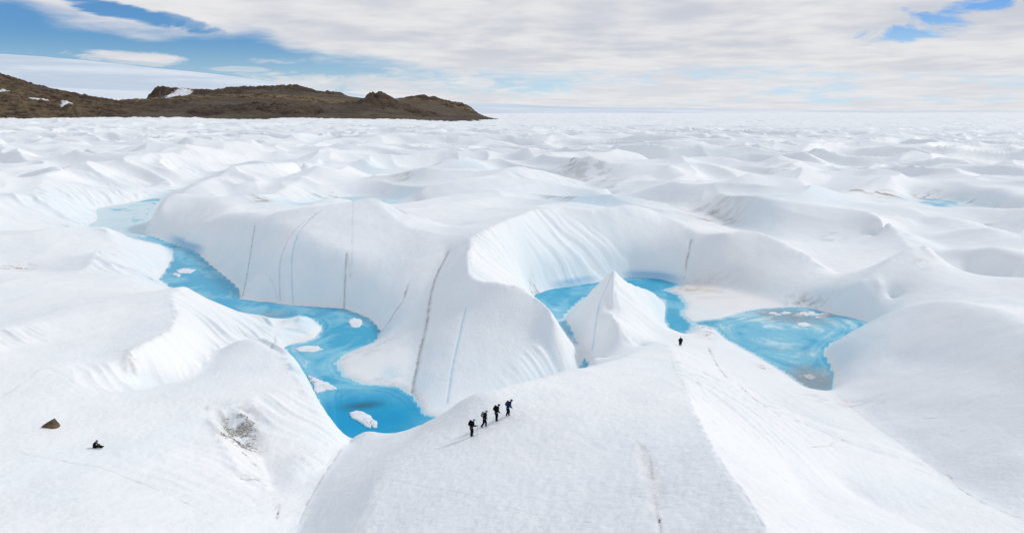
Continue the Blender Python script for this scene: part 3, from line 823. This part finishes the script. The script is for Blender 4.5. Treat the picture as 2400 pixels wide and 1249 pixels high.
tan_ = np.clip(near_line(HL[4], 230, 170) + .5 * smooth01(-XX, 1500, 2300) * smooth01(-YY, -3700, -3300) + .8 * near_line([(945,255,4550),(1100,252,4450)], 150, 90), 0, 1)
snowy = np.zeros_like(XX)
for (u, v, y, ru, rv) in [(388,219,4600,30,22),(420,227,4350,26,16),(6,214,3270,14,1.6),(92,236,3330,20,1.2),(160,244,3330,11,1.3),(150,250,3300,5,1.)]:
    sx, sy, sz = pxy2w(u, v, y)
    snowy = np.maximum(snowy, smooth01(1.5 - ((XX - sx) / (ru / F * y)) ** 2 - ((YY - sy) / (rv * 14)) ** 2 + .5 * fbm(XX / 18, YY / 14, 331, 3), .2, .6))
hm, g, bs = new_mat('bare_rock')
tc = g.node('ShaderNodeTexCoord').outputs['Object']
st_ = g.node('ShaderNodeMapping'); g.l.new(tc, st_.inputs[0]); st_.inputs['Rotation'].default_value = (0, R(24), R(12)); st_.inputs['Scale'].default_value = (.35, 1, 2.4)
r1 = g.noise(tc, .0045, 5, .6, .4); r2 = g.noise(st_.outputs[0], .024, 7, .72, .6); r3 = g.noise(tc, .11, 5, .75)
c = g.mix(g.maprange(r1, .35, .65), (.072, .042, .034), (.118, .084, .060))
c = g.mix(g.maprange(r2, .42, .62, 0., .6), c, (.17, .135, .092))
c = g.mix(g.maprange(r2, .44, .30, 0., .85), c, (.040, .028, .026))
c = g.mix(g.maprange(r3, .45, .7, 0., .5), c, (.045, .034, .030))
c = g.mix(g.math('MULTIPLY', attr(g, 'scree'), .85), c, g.mix(g.maprange(r1, .4, .6), (.100, .078, .058), (.150, .120, .088)))
c = g.mix(g.maprange(r3, .3, .7, 0., .35), c, (.05, .04, .035))
c = g.mix(g.math('MULTIPLY', attr(g, 'tan'), g.maprange(r2, .42, .58)), c, (.26, .19, .105))
c = g.mix(attr(g, 'snow'), c, (.86, .87, .89))
g.l.new(c, bs.inputs['Base Color']); bs.inputs['Roughness'].default_value = .95; bs.inputs['Specular IOR Level'].default_value = .1
bb = g.node('ShaderNodeBump'); bb.inputs['Strength'].default_value = 1.; bb.inputs['Distance'].default_value = 14.
g.l.new(g.noise(st_.outputs[0], .03, 8, .72), bb.inputs['Height']); g.l.new(bb.outputs[0], bs.inputs['Normal'])
hme = grid_mesh('hills', XX, YY, ZZ, dict(snow=snowy, scree=scree, tan=tan_)); hme.materials.append(hm)
struct(link(bpy.data.objects.new('hills', hme)))

IC = [
 [(-2500,60,15000),(-1500,85,15000),(-600,105,15000),(-300,115,15000),(0,125,15000),(60,128,15000),(120,134,15000),(200,141,15000),(300,152,15000),(400,162,15000),(500,173,15000),(620,190,15000),(700,203,15000),(800,218,15200),(950,233,15600),(1100,242,16000),(1300,250,16500),(1700,257,17000),(2400,260,18000),(3500,260,19000)],
 [(-600,225,9000),(0,205,9000),(150,222,8200),(300,240,7600),(420,232,8200),(560,230,9000),(760,240,9500),(1000,250,10500),(1400,258,12000)],
]
bx = [((0, slice(None)), -60), ((-1, slice(None)), 60)]
XX, YY, ZZ = relief(IC, (-26000, 26000), (7000, 21000), 100, bx, 2, 2, 1.6, 1.0)
wob = 300 * fbm(XX / 2500, YY / 2500, 341, 2)
ZZ = ZZ + smooth01(ZZ, 0, 120) * (16 * fbm((XX + wob) / 2600, (YY + wob) / 700, 345, 4) + 3 * fbm(XX / 300, YY / 160, 351, 3))
im, g, bs = new_mat('ice_cap')
tc = g.node('ShaderNodeTexCoord').outputs['Object']
mp = g.node('ShaderNodeMapping'); g.l.new(tc, mp.inputs[0]); mp.inputs['Scale'].default_value = (.5, .5, 5)
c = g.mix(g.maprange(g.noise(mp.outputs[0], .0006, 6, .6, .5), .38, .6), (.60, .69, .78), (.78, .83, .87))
g.l.new(c, bs.inputs['Base Color']); bs.inputs['Roughness'].default_value = .6
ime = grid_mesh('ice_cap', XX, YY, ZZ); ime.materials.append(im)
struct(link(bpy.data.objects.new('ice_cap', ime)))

# ------------------------------------------------------------------ things on the ice
def plain(name, color, rough=.8, var=.25, scale=20, spec=.2):
    m, g, bs = new_mat(name)
    tc = g.node('ShaderNodeTexCoord').outputs['Object']
    c = g.mix(g.math('MULTIPLY', g.noise(tc, scale, 4, .6), var * 2), color, tuple(x * .45 for x in color))
    g.l.new(c, bs.inputs['Base Color']); bs.inputs['Roughness'].default_value = rough; bs.inputs['Specular IOR Level'].default_value = spec
    return m
M = dict(skin=plain('skin', (.45, .27, .20)), black=plain('black_cloth', (.008, .009, .012), spec=.08), navy=plain('navy_cloth', (.008, .012, .035), spec=.08), blue=plain('blue_cloth', (.006, .022, .14), spec=.1),
         grey=plain('grey_cloth', (.22, .25, .26)), dark=plain('dark_cloth', (.006, .006, .008), spec=.08), teal=plain('pale_blue_shell', (.10, .36, .52), .35, .1), slate=plain('slate_shell', (.08, .17, .24), .35, .1),
         ash=plain('grey_shell', (.20, .24, .26), .4, .1), coal=plain('charcoal_shell', (.03, .032, .04), .4, .1), boot=plain('boot_leather', (.02, .018, .018)), rust=plain('orange_boot', (.20, .045, .02)),
         metal=plain('pole_metal', (.10, .11, .13), .35, .1), grip=plain('grip_rubber', (.02, .02, .02)), bag=plain('brown_canvas', (.060, .035, .022)), olive=plain('olive_strap', (.20, .20, .06)))

def skin_geo(verts, edges, radii, root=0, sub=1):
    """one tapering surface grown round a skeleton of joints"""
    me = bpy.data.meshes.new('tmp'); me.from_pydata(verts, edges, [])
    o = bpy.data.objects.new('tmp', me); scene.collection.objects.link(o)
    sk = o.modifiers.new('s', 'SKIN'); sk.use_smooth_shade = True
    for i, d in enumerate(me.skin_vertices[0].data):
        r = radii[i]; d.radius = (r, r) if not isinstance(r, tuple) else r
        d.use_root = (i == root)
    sb = o.modifiers.new('b', 'SUBSURF'); sb.levels = sub; sb.render_levels = sub
    dg = bpy.context.evaluated_depsgraph_get(); dg.update()
    out = bpy.data.meshes.new_from_object(o.evaluated_get(dg))
    bpy.data.objects.remove(o); bpy.data.meshes.remove(me)
    return out
def chain(pts, rad, sub=1): return skin_geo([tuple(p) for p in pts], [(i, i + 1) for i in range(len(pts) - 1)], rad, 0, sub)
def join(name, meshes, mats):
    """several pieces of one part as a single mesh"""
    bm = bmesh.new()
    for me, mi in meshes:
        n0 = len(bm.faces); bm.from_mesh(me); bm.faces.ensure_lookup_table()
        for f in bm.faces[n0:]: f.material_index = mi; f.smooth = True
    out = bpy.data.meshes.new(name); bm.to_mesh(out); bm.free()
    for m in mats: out.materials.append(m)
    return out
def ball(c, r, sc=(1, 1, 1), seg=16, cut=None):
    bm = bmesh.new(); bmesh.ops.create_uvsphere(bm, u_segments=seg, v_segments=seg // 2 + 2, radius=r)
    if cut is not None:
        bmesh.ops.delete(bm, geom=[v for v in bm.verts if v.co.z < cut * r], context='VERTS')
    for v in bm.verts: v.co = Vector((v.co.x * sc[0], v.co.y * sc[1], v.co.z * sc[2])) + Vector(c)
    me = bpy.data.meshes.new('b'); bm.to_mesh(me); bm.free(); return me
def hand(wrist, dirv, side, curl=.6):
    """palm, four unequal bent fingers and a thumb off the side of the palm"""
    d = Vector(dirv).normalized(); up = Vector((0, 0, 1)); lat = d.cross(up)
    if lat.length < .1: lat = Vector((1, 0, 0))
    lat.normalize(); inn = d.cross(lat).normalized() * (-1 if side > 0 else 1)
    wv = Vector(wrist); o = [chain([wv, wv + d * .045, wv + d * .085], [.026, (.040, .020), (.038, .018)])]
    for k, L in enumerate((.070, .080, .074, .058)):
        b = wv + d * .085 + lat * (k - 1.5) * .020
        p1 = b + (d * math.cos(curl * .6) + inn * math.sin(curl * .6)) * L * .45
        p2 = p1 + (d * math.cos(curl * 1.7) + inn * math.sin(curl * 1.7)) * L * .33
        p3 = p2 + (d * math.cos(curl * 2.6) + inn * math.sin(curl * 2.6)) * L * .25
        o.append(chain([b - d * .02, b, p1, p2, p3], [.010, .0095, .009, .0085, .007]))
    t0 = wv + d * .03 + lat * .028; t1 = t0 + lat * .032 + d * .022; t2 = t1 + d * .028 + inn * .014
    o.append(chain([t0, t1, t2], [.013, .011, .009]))
    return o
def V3(p): return Vector(p)
def person(label, loc, head_az, P, jacket, trousers, boots, helmet, group=None, scale=1.0, lean=0.):
    """P holds the joints: x forward, y to the left, z up, metres"""
    J = {k: Vector(v) for k, v in P.items() if isinstance(v, (tuple, list, Vector))}
    names = ['pelvis', 'belly', 'chest', 'neck', 'jaw']; vs = [J[n] for n in names]; ed = [(0, 1), (1, 2), (2, 3), (3, 4)]
    rd = [(.135, .105), (.120, .095), (.150, .110), .055, .050]
    for s_ in 'lr':
        i0 = len(vs)
        vs += [J['sh' + s_], J['el' + s_], J['wr' + s_]]; ed += [(2, i0), (i0, i0 + 1), (i0 + 1, i0 + 2)]; rd += [.062, .045, .030]
        i0 = len(vs)
        vs += [J['hip' + s_], J['kn' + s_], J['an' + s_]]; ed += [(0, i0), (i0, i0 + 1), (i0 + 1, i0 + 2)]; rd += [.090, .058, .040]
    K = P.get('bulk', 1.18)
    def fat(r_): return tuple(q * K for q in r_) if isinstance(r_, tuple) else r_ * K
    body = [(skin_geo([tuple(v) for v in vs], ed, rd), 1)]
    body.append((chain([J['neck'] - V3((0, 0, .02)), J['jaw'], J['head']], [.055, .055, .050]), 0))
    h = J['head']; f = Vector(P.get('look', (1, 0, -.15))).normalized(); lf = Vector((0, 0, 1)).cross(f).normalized(); upv = f.cross(lf).normalized()
    def at(a, b, c): return h + f * a + lf * b + upv * c
    Rm = Matrix((f, lf, upv)).transposed()
    def turned(me, c):
        for v in me.vertices: v.co = Rm @ v.co + c
        return me
    body.append((turned(ball((0, 0, 0), .1, (.98, .78, 1.18)), h), 0))
    body.append((turned(ball((0, 0, 0), .02, (1., .7, 1.2), 8), at(.098, 0, -.005)), 0))
    body.append((turned(ball((0, 0, 0), .018, (.6, 1.6, .5), 8), at(.084, 0, -.055)), 0))
    for sd_ in (-1, 1):
        body.append((turned(ball((0, 0, 0), .012, (.7, 1., .8), 8), at(.085, .034 * sd_, .02)), 1))
        body.append((turned(ball((0, 0, 0), .028, (.6, .35, 1.), 8), at(-.005, .080 * sd_, .0)), 0))
    for s_, sg in (('l', 1), ('r', -1)):
        for me in hand(J['wr' + s_], (J['wr' + s_] - J['el' + s_]), sg, P.get('curl' + s_, .6)): body.append((me, 1))
    root = link(bpy.data.objects.new('person', join('person', body, [M['skin'], M['dark']])))
    root.location = loc; root.rotation_euler = (0, lean, head_az); root.scale = (scale,) * 3
    root['label'] = label; root['category'] = 'person'
    if group: root['group'] = group
    # clothes follow the same joints a little wider
    vs = [J['pelvis'] + V3((0, 0, -.12)), J['belly'], J['chest'], J['neck'] - V3((0, 0, .02)), J['neck'] + V3((0, 0, .03))]; ed = [(0, 1), (1, 2), (2, 3), (3, 4)]; rd = [(.200, .165), (.185, .155), (.205, .160), .088, .074]
    for s_ in 'lr':
        i0 = len(vs); vs += [J['sh' + s_], J['el' + s_], J['wr' + s_]]; ed += [(2, i0), (i0, i0 + 1), (i0 + 1, i0 + 2)]; rd += [.098, .078, .058]
    link(bpy.data.objects.new('jacket', join('jacket', [(skin_geo([tuple(v) for v in vs], ed, [fat(q) for q in rd]), 0)], [jacket])), root)
    vs = [J['pelvis'] + V3((0, 0, .02)), J['pelvis'] - V3((0, 0, .03))]; ed = [(0, 1), (0, 2)]; vs.append(J['belly']); rd = [(.158, .128), (.160, .130), (.140, .115)]
    for s_ in 'lr':
        i0 = len(vs); vs += [J['hip' + s_], J['kn' + s_], J['an' + s_]]; ed += [(1, i0), (i0, i0 + 1), (i0 + 1, i0 + 2)]; rd += [.128, .096, .078]
    link(bpy.data.objects.new('trousers', join('trousers', [(skin_geo([tuple(v) for v in vs], ed, [fat(q) for q in rd]), 0)], [trousers])), root)
    for s_ in 'lr':
        a = J['an' + s_]; t = Vector(P.get('toe' + s_, a + V3((.17, 0, -.07))))
        d = (t - a); mid_ = a + d * .5 + V3((0, 0, -.015)); heel = a - Vector((d.x, d.y, 0)).normalized() * .05 + V3((0, 0, -.055)) if abs(d.x) > .02 or abs(d.y) > .02 else a - V3((0, 0, .06))
        link(bpy.data.objects.new('boot', join('boot', [(skin_geo([tuple(a + V3((0, 0, .09))), tuple(a), tuple(heel), tuple(mid_), tuple(t)], [(0, 1), (1, 2), (1, 3), (3, 4)], [.060, .055, .045, .052, .042]), 0)], [boots])), root)
    hm_ = turned(ball((0, 0, 0), .128, (1.08, .90, 1.10), 20, cut=-.12), h + upv * .012)
    brim = turned(ball((0, 0, 0), .06, (1.0, 1.5, .22), 12), at(.105, 0, .03))
    link(bpy.data.objects.new('helmet', join('helmet', [(hm_, 0), (brim, 0)], [helmet])), root)
    if P.get('belt'):
        p = J['pelvis'] + V3((0, 0, .05))
        bm = bmesh.new(); n = 20; rr = []
        for z_ in (-.018, .018):
            rr.append([bm.verts.new((p.x + .175 * K * math.cos(2 * PI_ * k / n), p.y + .205 * K * math.sin(2 * PI_ * k / n), p.z + z_)) for k in range(n)])
        for k in range(n): bm.faces.new((rr[0][k], rr[0][(k + 1) % n], rr[1][(k + 1) % n], rr[1][k]))
        me = bpy.data.meshes.new('belt'); bm.to_mesh(me); bm.free(); me.materials.append(P['belt'])
        link(bpy.data.objects.new('belt', me), root)
    return root
PI_ = math.pi
def world_pt(root, p):
    return Matrix.LocRotScale(root.location, root.rotation_euler, root.scale) @ Vector(p)
def backpack(root, P, label, mat, big=1.0, group=None):
    ch, pe = Vector(P['chest']), Vector(P['pelvis'])
    ax = (ch - pe).normalized(); bk = Vector((ax.z, 0, -ax.x)) * -1
    e = link(bpy.data.objects.new('backpack', None))
    base = pe + ax * .06 + bk * .20
    e.location = world_pt(root, base)
    tilt = math.atan2(ax.x, ax.z)
    e.rotation_euler = (Matrix.Rotation(root.rotation_euler.z, 3, 'Z') @ Matrix.Rotation(root.rotation_euler.y + tilt, 3, 'Y')).to_euler()
    e['label'] = label; e['category'] = 'backpack'
    if group: e['group'] = group
    sack = skin_geo([(-.03, 0, .05), (-.07, 0, .2), (-.08, 0, .36), (-.04, 0, .50)], [(0, 1), (1, 2), (2, 3)], [(.13 * big, .15), (.15 * big, .17), (.15 * big, .17), (.12 * big, .14)])
    link(bpy.data.objects.new('sack', join('sack', [(sack, 0)], [mat])), e)
    lid = ball((-.05, 0, .56), .13, (1.0 * big, 1.15, .50), 14)
    link(bpy.data.objects.new('lid', join('lid', [(lid, 0)], [mat])), e)
    for sg in (-1, 1):
        st2 = chain([(.05, .10 * sg, .48), (.20, .11 * sg, .52), (.37, .10 * sg, .40), (.36, .12 * sg, .22), (.12, .16 * sg, .08)], [.022] * 5)
        link(bpy.data.objects.new('strap', join('strap', [(st2, 0)], [M['dark']])), e)
def pole(a, b, label, group=None):
    """trekking pole from hand a down to the snow at b"""
    a, b = Vector(a), Vector(b); d = (a - b)
    e = link(bpy.data.objects.new('trekking_pole', None)); e.location = b
    e['label'] = label; e['category'] = 'pole'
    if group: e['group'] = group
    L = d.length; e.rotation_euler = d.to_track_quat('Z', 'Y').to_euler()
    link(bpy.data.objects.new('shaft', join('shaft', [(chain([(0, 0, 0), (0, 0, L * .5), (0, 0, L)], [.007, .010, .011]), 0)], [M['metal']])), e)
    link(bpy.data.objects.new('grip', join('grip', [(chain([(0, 0, L - .07), (0, 0, L + .05)], [.018, .020]), 0)], [M['grip']])), e)
    link(bpy.data.objects.new('basket', join('basket', [(ball((0, 0, .08), .035, (1, 1, .2), 10), 0)], [M['grip']])), e)

def stand(fwd=.1, lA=.18, lB=-.18, arm=(.15, .15), bend=.05, reach=None, w=.10):
    """a walking pose: lA and lB are how far each foot is ahead"""
    H = .93; sx = bend
    P = dict(pelvis=(0, 0, H), belly=(sx * .4, 0, H + .18), chest=(sx + fwd * .5, 0, H + .42), neck=(sx + fwd, 0, H + .58), jaw=(sx + fwd + .02, 0, H + .64), head=(sx + fwd + .05, 0, H + .72))
    c = Vector(P['chest'])
    for s_, sg, ft in (('l', 1, lA), ('r', -1, lB)):
        P['hip' + s_] = (0, w * sg, H - .06)
        kx = ft * .55 + .10 if ft > 0 else ft * .30 + .04
        P['kn' + s_] = (kx, w * sg, .50 if ft > 0 else .48)
        P['an' + s_] = (ft, w * sg, .10 if ft > -.12 else .15)
        P['toe' + s_] = (ft + .17, w * sg, .045)
        P['sh' + s_] = (c.x, .20 * sg, c.z + .06)
        ax_ = arm[0] if sg > 0 else arm[1]
        P['el' + s_] = (c.x + ax_ * .3 - .05, .27 * sg, c.z - .20)
        P['wr' + s_] = (c.x + ax_, .25 * sg, c.z - .38)
    if reach:
        P['el' + reach] = (c.x + .12, .26 * (1 if reach == 'l' else -1), c.z - .20); P['wr' + reach] = (c.x + .38, .24 * (1 if reach == 'l' else -1), c.z - .14)
    return P
grp = 'roped line of hikers climbing the near ridge'
hikers = [
 (1105, 1022, .0, stand(.16, .06, -.06, (.10, .10), .06, 'r'), M['dark'], M['black'], M['boot'], M['teal'], 'person in black with a pale blue helmet holding a pole, last in line'),
 (1135, 1001, .0, stand(.14, .16, -.30, (.10, .15), .04), M['black'], M['black'], M['boot'], M['ash'], 'person in black with a grey helmet in mid stride, second from the rear'),
 (1163, 986, .0, stand(.18, .05, -.03, (.12, .26), .04), M['dark'], M['dark'], M['boot'], M['coal'], 'person all in black standing upright, second from the front of the climbing line'),
 (1190, 975, .0, stand(.24, .10, -.16, (.16, .22), .08), M['blue'], M['navy'], M['rust'], M['coal'], 'person in a blue jacket and reddish boots leading the climbing line'),
]
packs = [('black backpack on the hiker with the pale blue helmet', M['dark'], 1.15), ('grey backpack on the striding hiker with the grey helmet', M['grey'], 1.0),
         ('black backpack on the all black hiker with the dark helmet', M['dark'], 1.05), ('black backpack on the hiker in the blue jacket', M['coal'], 1.1)]
roots = []
for (u, v, da, P, ja, tr, bo, he, lab), (pl, pm, pb) in zip(hikers, packs):
    P['belt'] = M['olive'] if ja is M['blue'] else M['ash']
    p = onto(u, v, 25, 300)
    r_ = person(lab, p, R(4) + da, P, ja, tr, bo, he, grp, scale=1.0)
    backpack(r_, P, pl, pm, pb, 'backpacks of the climbing hikers'); roots.append((r_, P))
def foot_pt(root, P, hnd, dx, dy):
    a = world_pt(root, Vector(P['wr' + hnd]) + Vector((.05, 0, 0)))
    b = world_pt(root, Vector((P['wr' + hnd][0] + dx, P['wr' + hnd][1] + dy, 0))); b.z = zat(b.x, b.y)
    return a, b
pole(*foot_pt(*roots[0], 'r', .02, 0), 'trekking pole held forward by the hiker with the pale blue helmet')
pole(*foot_pt(*roots[1], 'l', -.55, .1), 'trekking pole trailing behind the hiker with the grey helmet')
pole(*foot_pt(*roots[2], 'l', -.60, .1), 'trekking pole trailing behind the all black hiker')
# the one across the ridge by the water
P5 = stand(.30, .10, -.14, (.10, .10), .26, w=.15); P5['curll'] = .9; P5['bulk'] = 1.55; P5['ell'] = (.30, .34, 1.12); P5['wrl'] = (.42, .36, .88); P5['elr'] = (.30, -.34, 1.12); P5['wrr'] = (.42, -.36, .88)
p = onto(1594, 811, 60, 300)
r5 = person('lone person in black stooping on the snow beside the turquoise channel', p, R(70), P5, M['dark'], M['black'], M['boot'], M['coal'])
backpack(r5, P5, 'tall black backpack on the lone person beside the channel', M['dark'], 1.7)
# seated on the left slope
P6 = dict(bulk=.95, pelvis=(0, 0, .14), belly=(-.02, 0, .32), chest=(.08, 0, .55), neck=(.20, 0, .68), jaw=(.25, 0, .72), head=(.32, 0, .78), look=(1, 0, -.8),
          hipl=(.06, .10, .12), knl=(.48, .13, .22), anl=(.88, .12, .11), toel=(.97, .12, .24), hipr=(.06, -.10, .12), knr=(.48, -.12, .20), anr=(.90, -.10, .10), toer=(1.0, -.10, .22),
          shl=(.10, .19, .58), ell=(.18, .24, .34), wrl=(.36, .14, .30), shr=(.10, -.19, .58), elr=(.18, -.24, .34), wrr=(.36, -.14, .30))
p = onto(222, 1049, 30, 300)
r6 = person('person with a slate blue helmet sitting on the left slope, legs out, head bowed', p, R(-4), P6, M['dark'], M['black'], M['boot'], M['slate'])
bagm = skin_geo([(0, -.10, .0), (0, 0, .03), (0, .10, .0)], [(0, 1), (1, 2)], [(.10, .09), (.13, .11), (.10, .09)], 1)
bo = link(bpy.data.objects.new('shoulder_bag', join('shoulder_bag', [(bagm, 0)], [M['bag']]))); bo.location = world_pt(r6, (.42, 0, .33)); bo.rotation_euler = (0, 0, R(-4))
bo['label'] = 'small brown bag in the lap of the sitting person'; bo['category'] = 'bag'

# boulder
def rock_mesh(name, pts, cuts, amp, seed, mat, fr=2.2):
    bm = bmesh.new()
    for q in pts: bm.verts.new(q)
    r_ = bmesh.ops.convex_hull(bm, input=bm.verts)
    bmesh.ops.delete(bm, geom=[g_ for g_ in r_['geom_interior'] if isinstance(g_, bmesh.types.BMVert)], context='VERTS')
    bmesh.ops.subdivide_edges(bm, edges=bm.edges, cuts=cuts, use_grid_fill=True)
    bmesh.ops.triangulate(bm, faces=bm.faces)
    co = np.array([v.co[:] for v in bm.verts])
    n = fbm(co[:, 0] * fr + co[:, 2] * 1.7, co[:, 1] * fr - co[:, 2], seed, 4)
    for v, k in zip(bm.verts, n): v.co += v.co.normalized() * amp * float(k)
    me = bpy.data.meshes.new(name); bm.to_mesh(me); bm.free(); me.materials.append(mat); return me
bmat, g, bs = new_mat('boulder_stone')
tc = g.node('ShaderNodeTexCoord').outputs['Object']
c = g.mix(g.maprange(g.noise(tc, 2.2, 5, .65), .35, .65), (.075, .050, .030), (.135, .100, .062))
c = g.mix(g.maprange(g.noise(tc, .9, 3), .52, .66, 0., .7), c, (.22, .10, .035))
g.l.new(c, bs.inputs['Base Color']); bs.inputs['Roughness'].default_value = .9
bb = g.node('ShaderNodeBump'); bb.inputs['Distance'].default_value = .08; g.l.new(g.noise(tc, 7, 6, .7), bb.inputs['Height']); g.l.new(bb.outputs[0], bs.inputs['Normal'])
p = onto(119, 1000, 30, 300)
bl_ = link(bpy.data.objects.new('boulder', rock_mesh('boulder', [(-.95, -.25, -.25), (-.92, .2, .12), (-.80, -.3, .22), (-.35, -.45, .55), (-.3, .4, .55), (.25, -.35, .90), (.50, -.3, .98), (.45, .25, .96), (.12, .35, .80), (.88, -.35, -.2), (.86, .3, -.2), (.80, .4, .1), (0, -.65, -.25), (0, .6, -.25), (.55, -.5, .15), (-.5, -.55, .1)], 3, .035, 400, bmat)))
bl_.location = p; bl_['label'] = 'brown wedge shaped boulder resting alone on the snow at far left'; bl_['category'] = 'boulder'

# floes and plates of ice afloat
fm, g, bs = new_mat('floe_ice')
tc = g.node('ShaderNodeTexCoord').outputs['Object']
c = g.mix(g.maprange(g.noise(tc, .5, 5, .6), .4, .7), (.86, .86, .87), (.72, .78, .82))
g.l.new(c, bs.inputs['Base Color']); bs.inputs['Roughness'].default_value = .6
bb = g.node('ShaderNodeBump'); bb.inputs['Distance'].default_value = .12; g.l.new(g.noise(tc, 1.6, 5, .6), bb.inputs['Height']); g.l.new(bb.outputs[0], bs.inputs['Normal'])
gm = plain('grey_floe_ice', (.62, .63, .66), .6, .3, 1.2)
def floe(pix, label, thick=.22, seed=0, mat=None, name='ice_floe', group=None):
    rs = np.random.RandomState(seed)
    P = np.array(pix, float); n = len(P); o = []
    x, y, _ = px2w(P[:, 0], P[:, 1], 0.); W = np.stack([x, y], 1)
    for i in range(n):
        a, b = W[i], W[(i + 1) % n]; L = np.hypot(*(b - a))
        for t in np.linspace(0, 1, 6, endpoint=False): o.append(a * (1 - t) + b * t + rs.randn(2) * L * .035)
    W = np.array(o); c = W.mean(0); W = W - c
    bm = bmesh.new(); rings = []
    for (k, z) in ((1.0, -.12), (1.02, .02), (.98, thick * .7), (.90, thick), (.6, thick * 1.15), (.3, thick * 1.3)):
        rings.append([bm.verts.new((w_[0] * k, w_[1] * k, z + rs.randn() * .02)) for w_ in W])
    ct = bm.verts.new((0, 0, thick * 1.3)); m = len(W)
    for a, b in zip(rings[:-1], rings[1:]):
        for k in range(m): bm.faces.new((a[k], a[(k + 1) % m], b[(k + 1) % m], b[k]))
    for k in range(m): bm.faces.new((rings[-1][k], rings[-1][(k + 1) % m], ct))
    bmesh.ops.recalc_face_normals(bm, faces=bm.faces)
    for f in bm.faces: f.smooth = True
    me = bpy.data.meshes.new(name); bm.to_mesh(me); bm.free(); me.materials.append(mat or fm)
    ob = link(bpy.data.objects.new(name, me)); ob.location = (c[0], c[1], .0)
    ob['label'] = label; ob['category'] = 'ice floe'
    if group: ob['group'] = group
    return ob
floe([(818,968),(835,963),(850,966),(868,975),(874,984),(866,990),(869,1003),(858,1000),(842,988),(826,980)], 'long white floe floating in the turquoise pool below the dark patch', .25, 1)
floe([(873,981),(884,990),(884,1002),(876,1003),(868,994)], 'small white shard beside the long floe in the turquoise pool', .2, 2)
floe([(816,752),(830,746),(846,749),(850,758),(842,767),(826,768),(820,762)], 'round white floe in the outside of the river bend under the central wall', .22, 3)
floe([(690,818),(712,811),(745,812),(756,819),(735,825),(705,825)], 'flat white floe with a pointed end in the river above the slush bank', .18, 4)
floe([(412,634),(432,629),(458,633),(445,641),(420,641)], 'white floe upstream where the river leaves the fluted spur', .2, 5)
floe([(403,642),(412,640),(424,645),(418,650)], 'tiny white floe just below the upstream floe', .14, 6)
floe([(720,880),(745,890),(775,902),(790,911),(760,917),(742,921),(735,905)], 'white ice shelf against the left bank at the head of the turquoise pool', .3, 7)
floe([(575,742),(600,741),(625,744),(618,749),(595,749)], 'thin pinkish white ice ledge at the near bank behind the river spur', .2, 8)
floe([(1880,879),(1898,877),(1912,885),(1904,891),(1890,888)], 'grey edged floe in the muddy near corner of the lake', .12, 9, gm)
floe([(1866,757),(1888,756),(1900,762),(1885,766),(1872,763)], 'pale floe in the open lake nearest the viewer of the plates', .1, 10)
rs = np.random.RandomState(3)
for k in range(26):
    cu_, cv_ = 1785 + 165 * rs.rand(), 0
    cv_ = 727 + 6 * rs.rand() + (cu_ - 1785) / 165 * 12 * rs.rand() + 6 * rs.rand()
    a = np.linspace(0, 2 * PI_, 7, endpoint=False) + rs.rand() * .6
    ru, rv = 6 + 9 * rs.rand(), 1.6 + 1.6 * rs.rand()
    floe(list(zip(cu_ + ru * np.cos(a) * (.7 + .5 * rs.rand(7)), cv_ + rv * np.sin(a) * (.7 + .5 * rs.rand(7)))), 'thin broken ice plate floating in the dirty cluster along the far lake shore', .05 + .05 * rs.rand(), 50 + k, gm if rs.rand() < .4 else fm, 'ice_plate', 'ice plates clustered at the far shore of the lake')

# grit melted out on the ice
idx = np.flatnonzero((dirt.ravel() > .42) & (LR.ravel() < math.log(330)))
rs = np.random.RandomState(9); idx = rs.choice(idx, min(1500, len(idx)), replace=False)
bm = bmesh.new()
xr_, yr_, zr_ = X.ravel()[idx], Y.ravel()[idx], Zt.ravel()[idx]
for a, b, c_ in zip(xr_, yr_, zr_):
    rr = (.02 + .07 * rs.rand() ** 4) * (1 + math.hypot(a, b) / 260)
    q = [bm.verts.new((a + rr * dx_ * (.7 + .6 * rs.rand()), b + rr * dy_ * (.7 + .6 * rs.rand()), c_ + rr * dz_)) for dx_, dy_, dz_ in ((-1, -.6, -.2), (1, -.7, -.2), (.9, .8, -.2), (-.8, .9, -.2), (.1, -.1, .8))]
    for f in ((0, 1, 4), (1, 2, 4), (2, 3, 4), (3, 0, 4)): bm.faces.new([q[k] for k in f])
me = bpy.data.meshes.new('gravel'); bm.to_mesh(me); bm.free(); me.materials.append(plain('grit', (.20, .17, .14), .9, .4, 3))
gr = link(bpy.data.objects.new('gravel', me)); gr['kind'] = 'stuff'; gr['label'] = 'dark grit and small stones melted out on the ice'; gr['category'] = 'gravel'
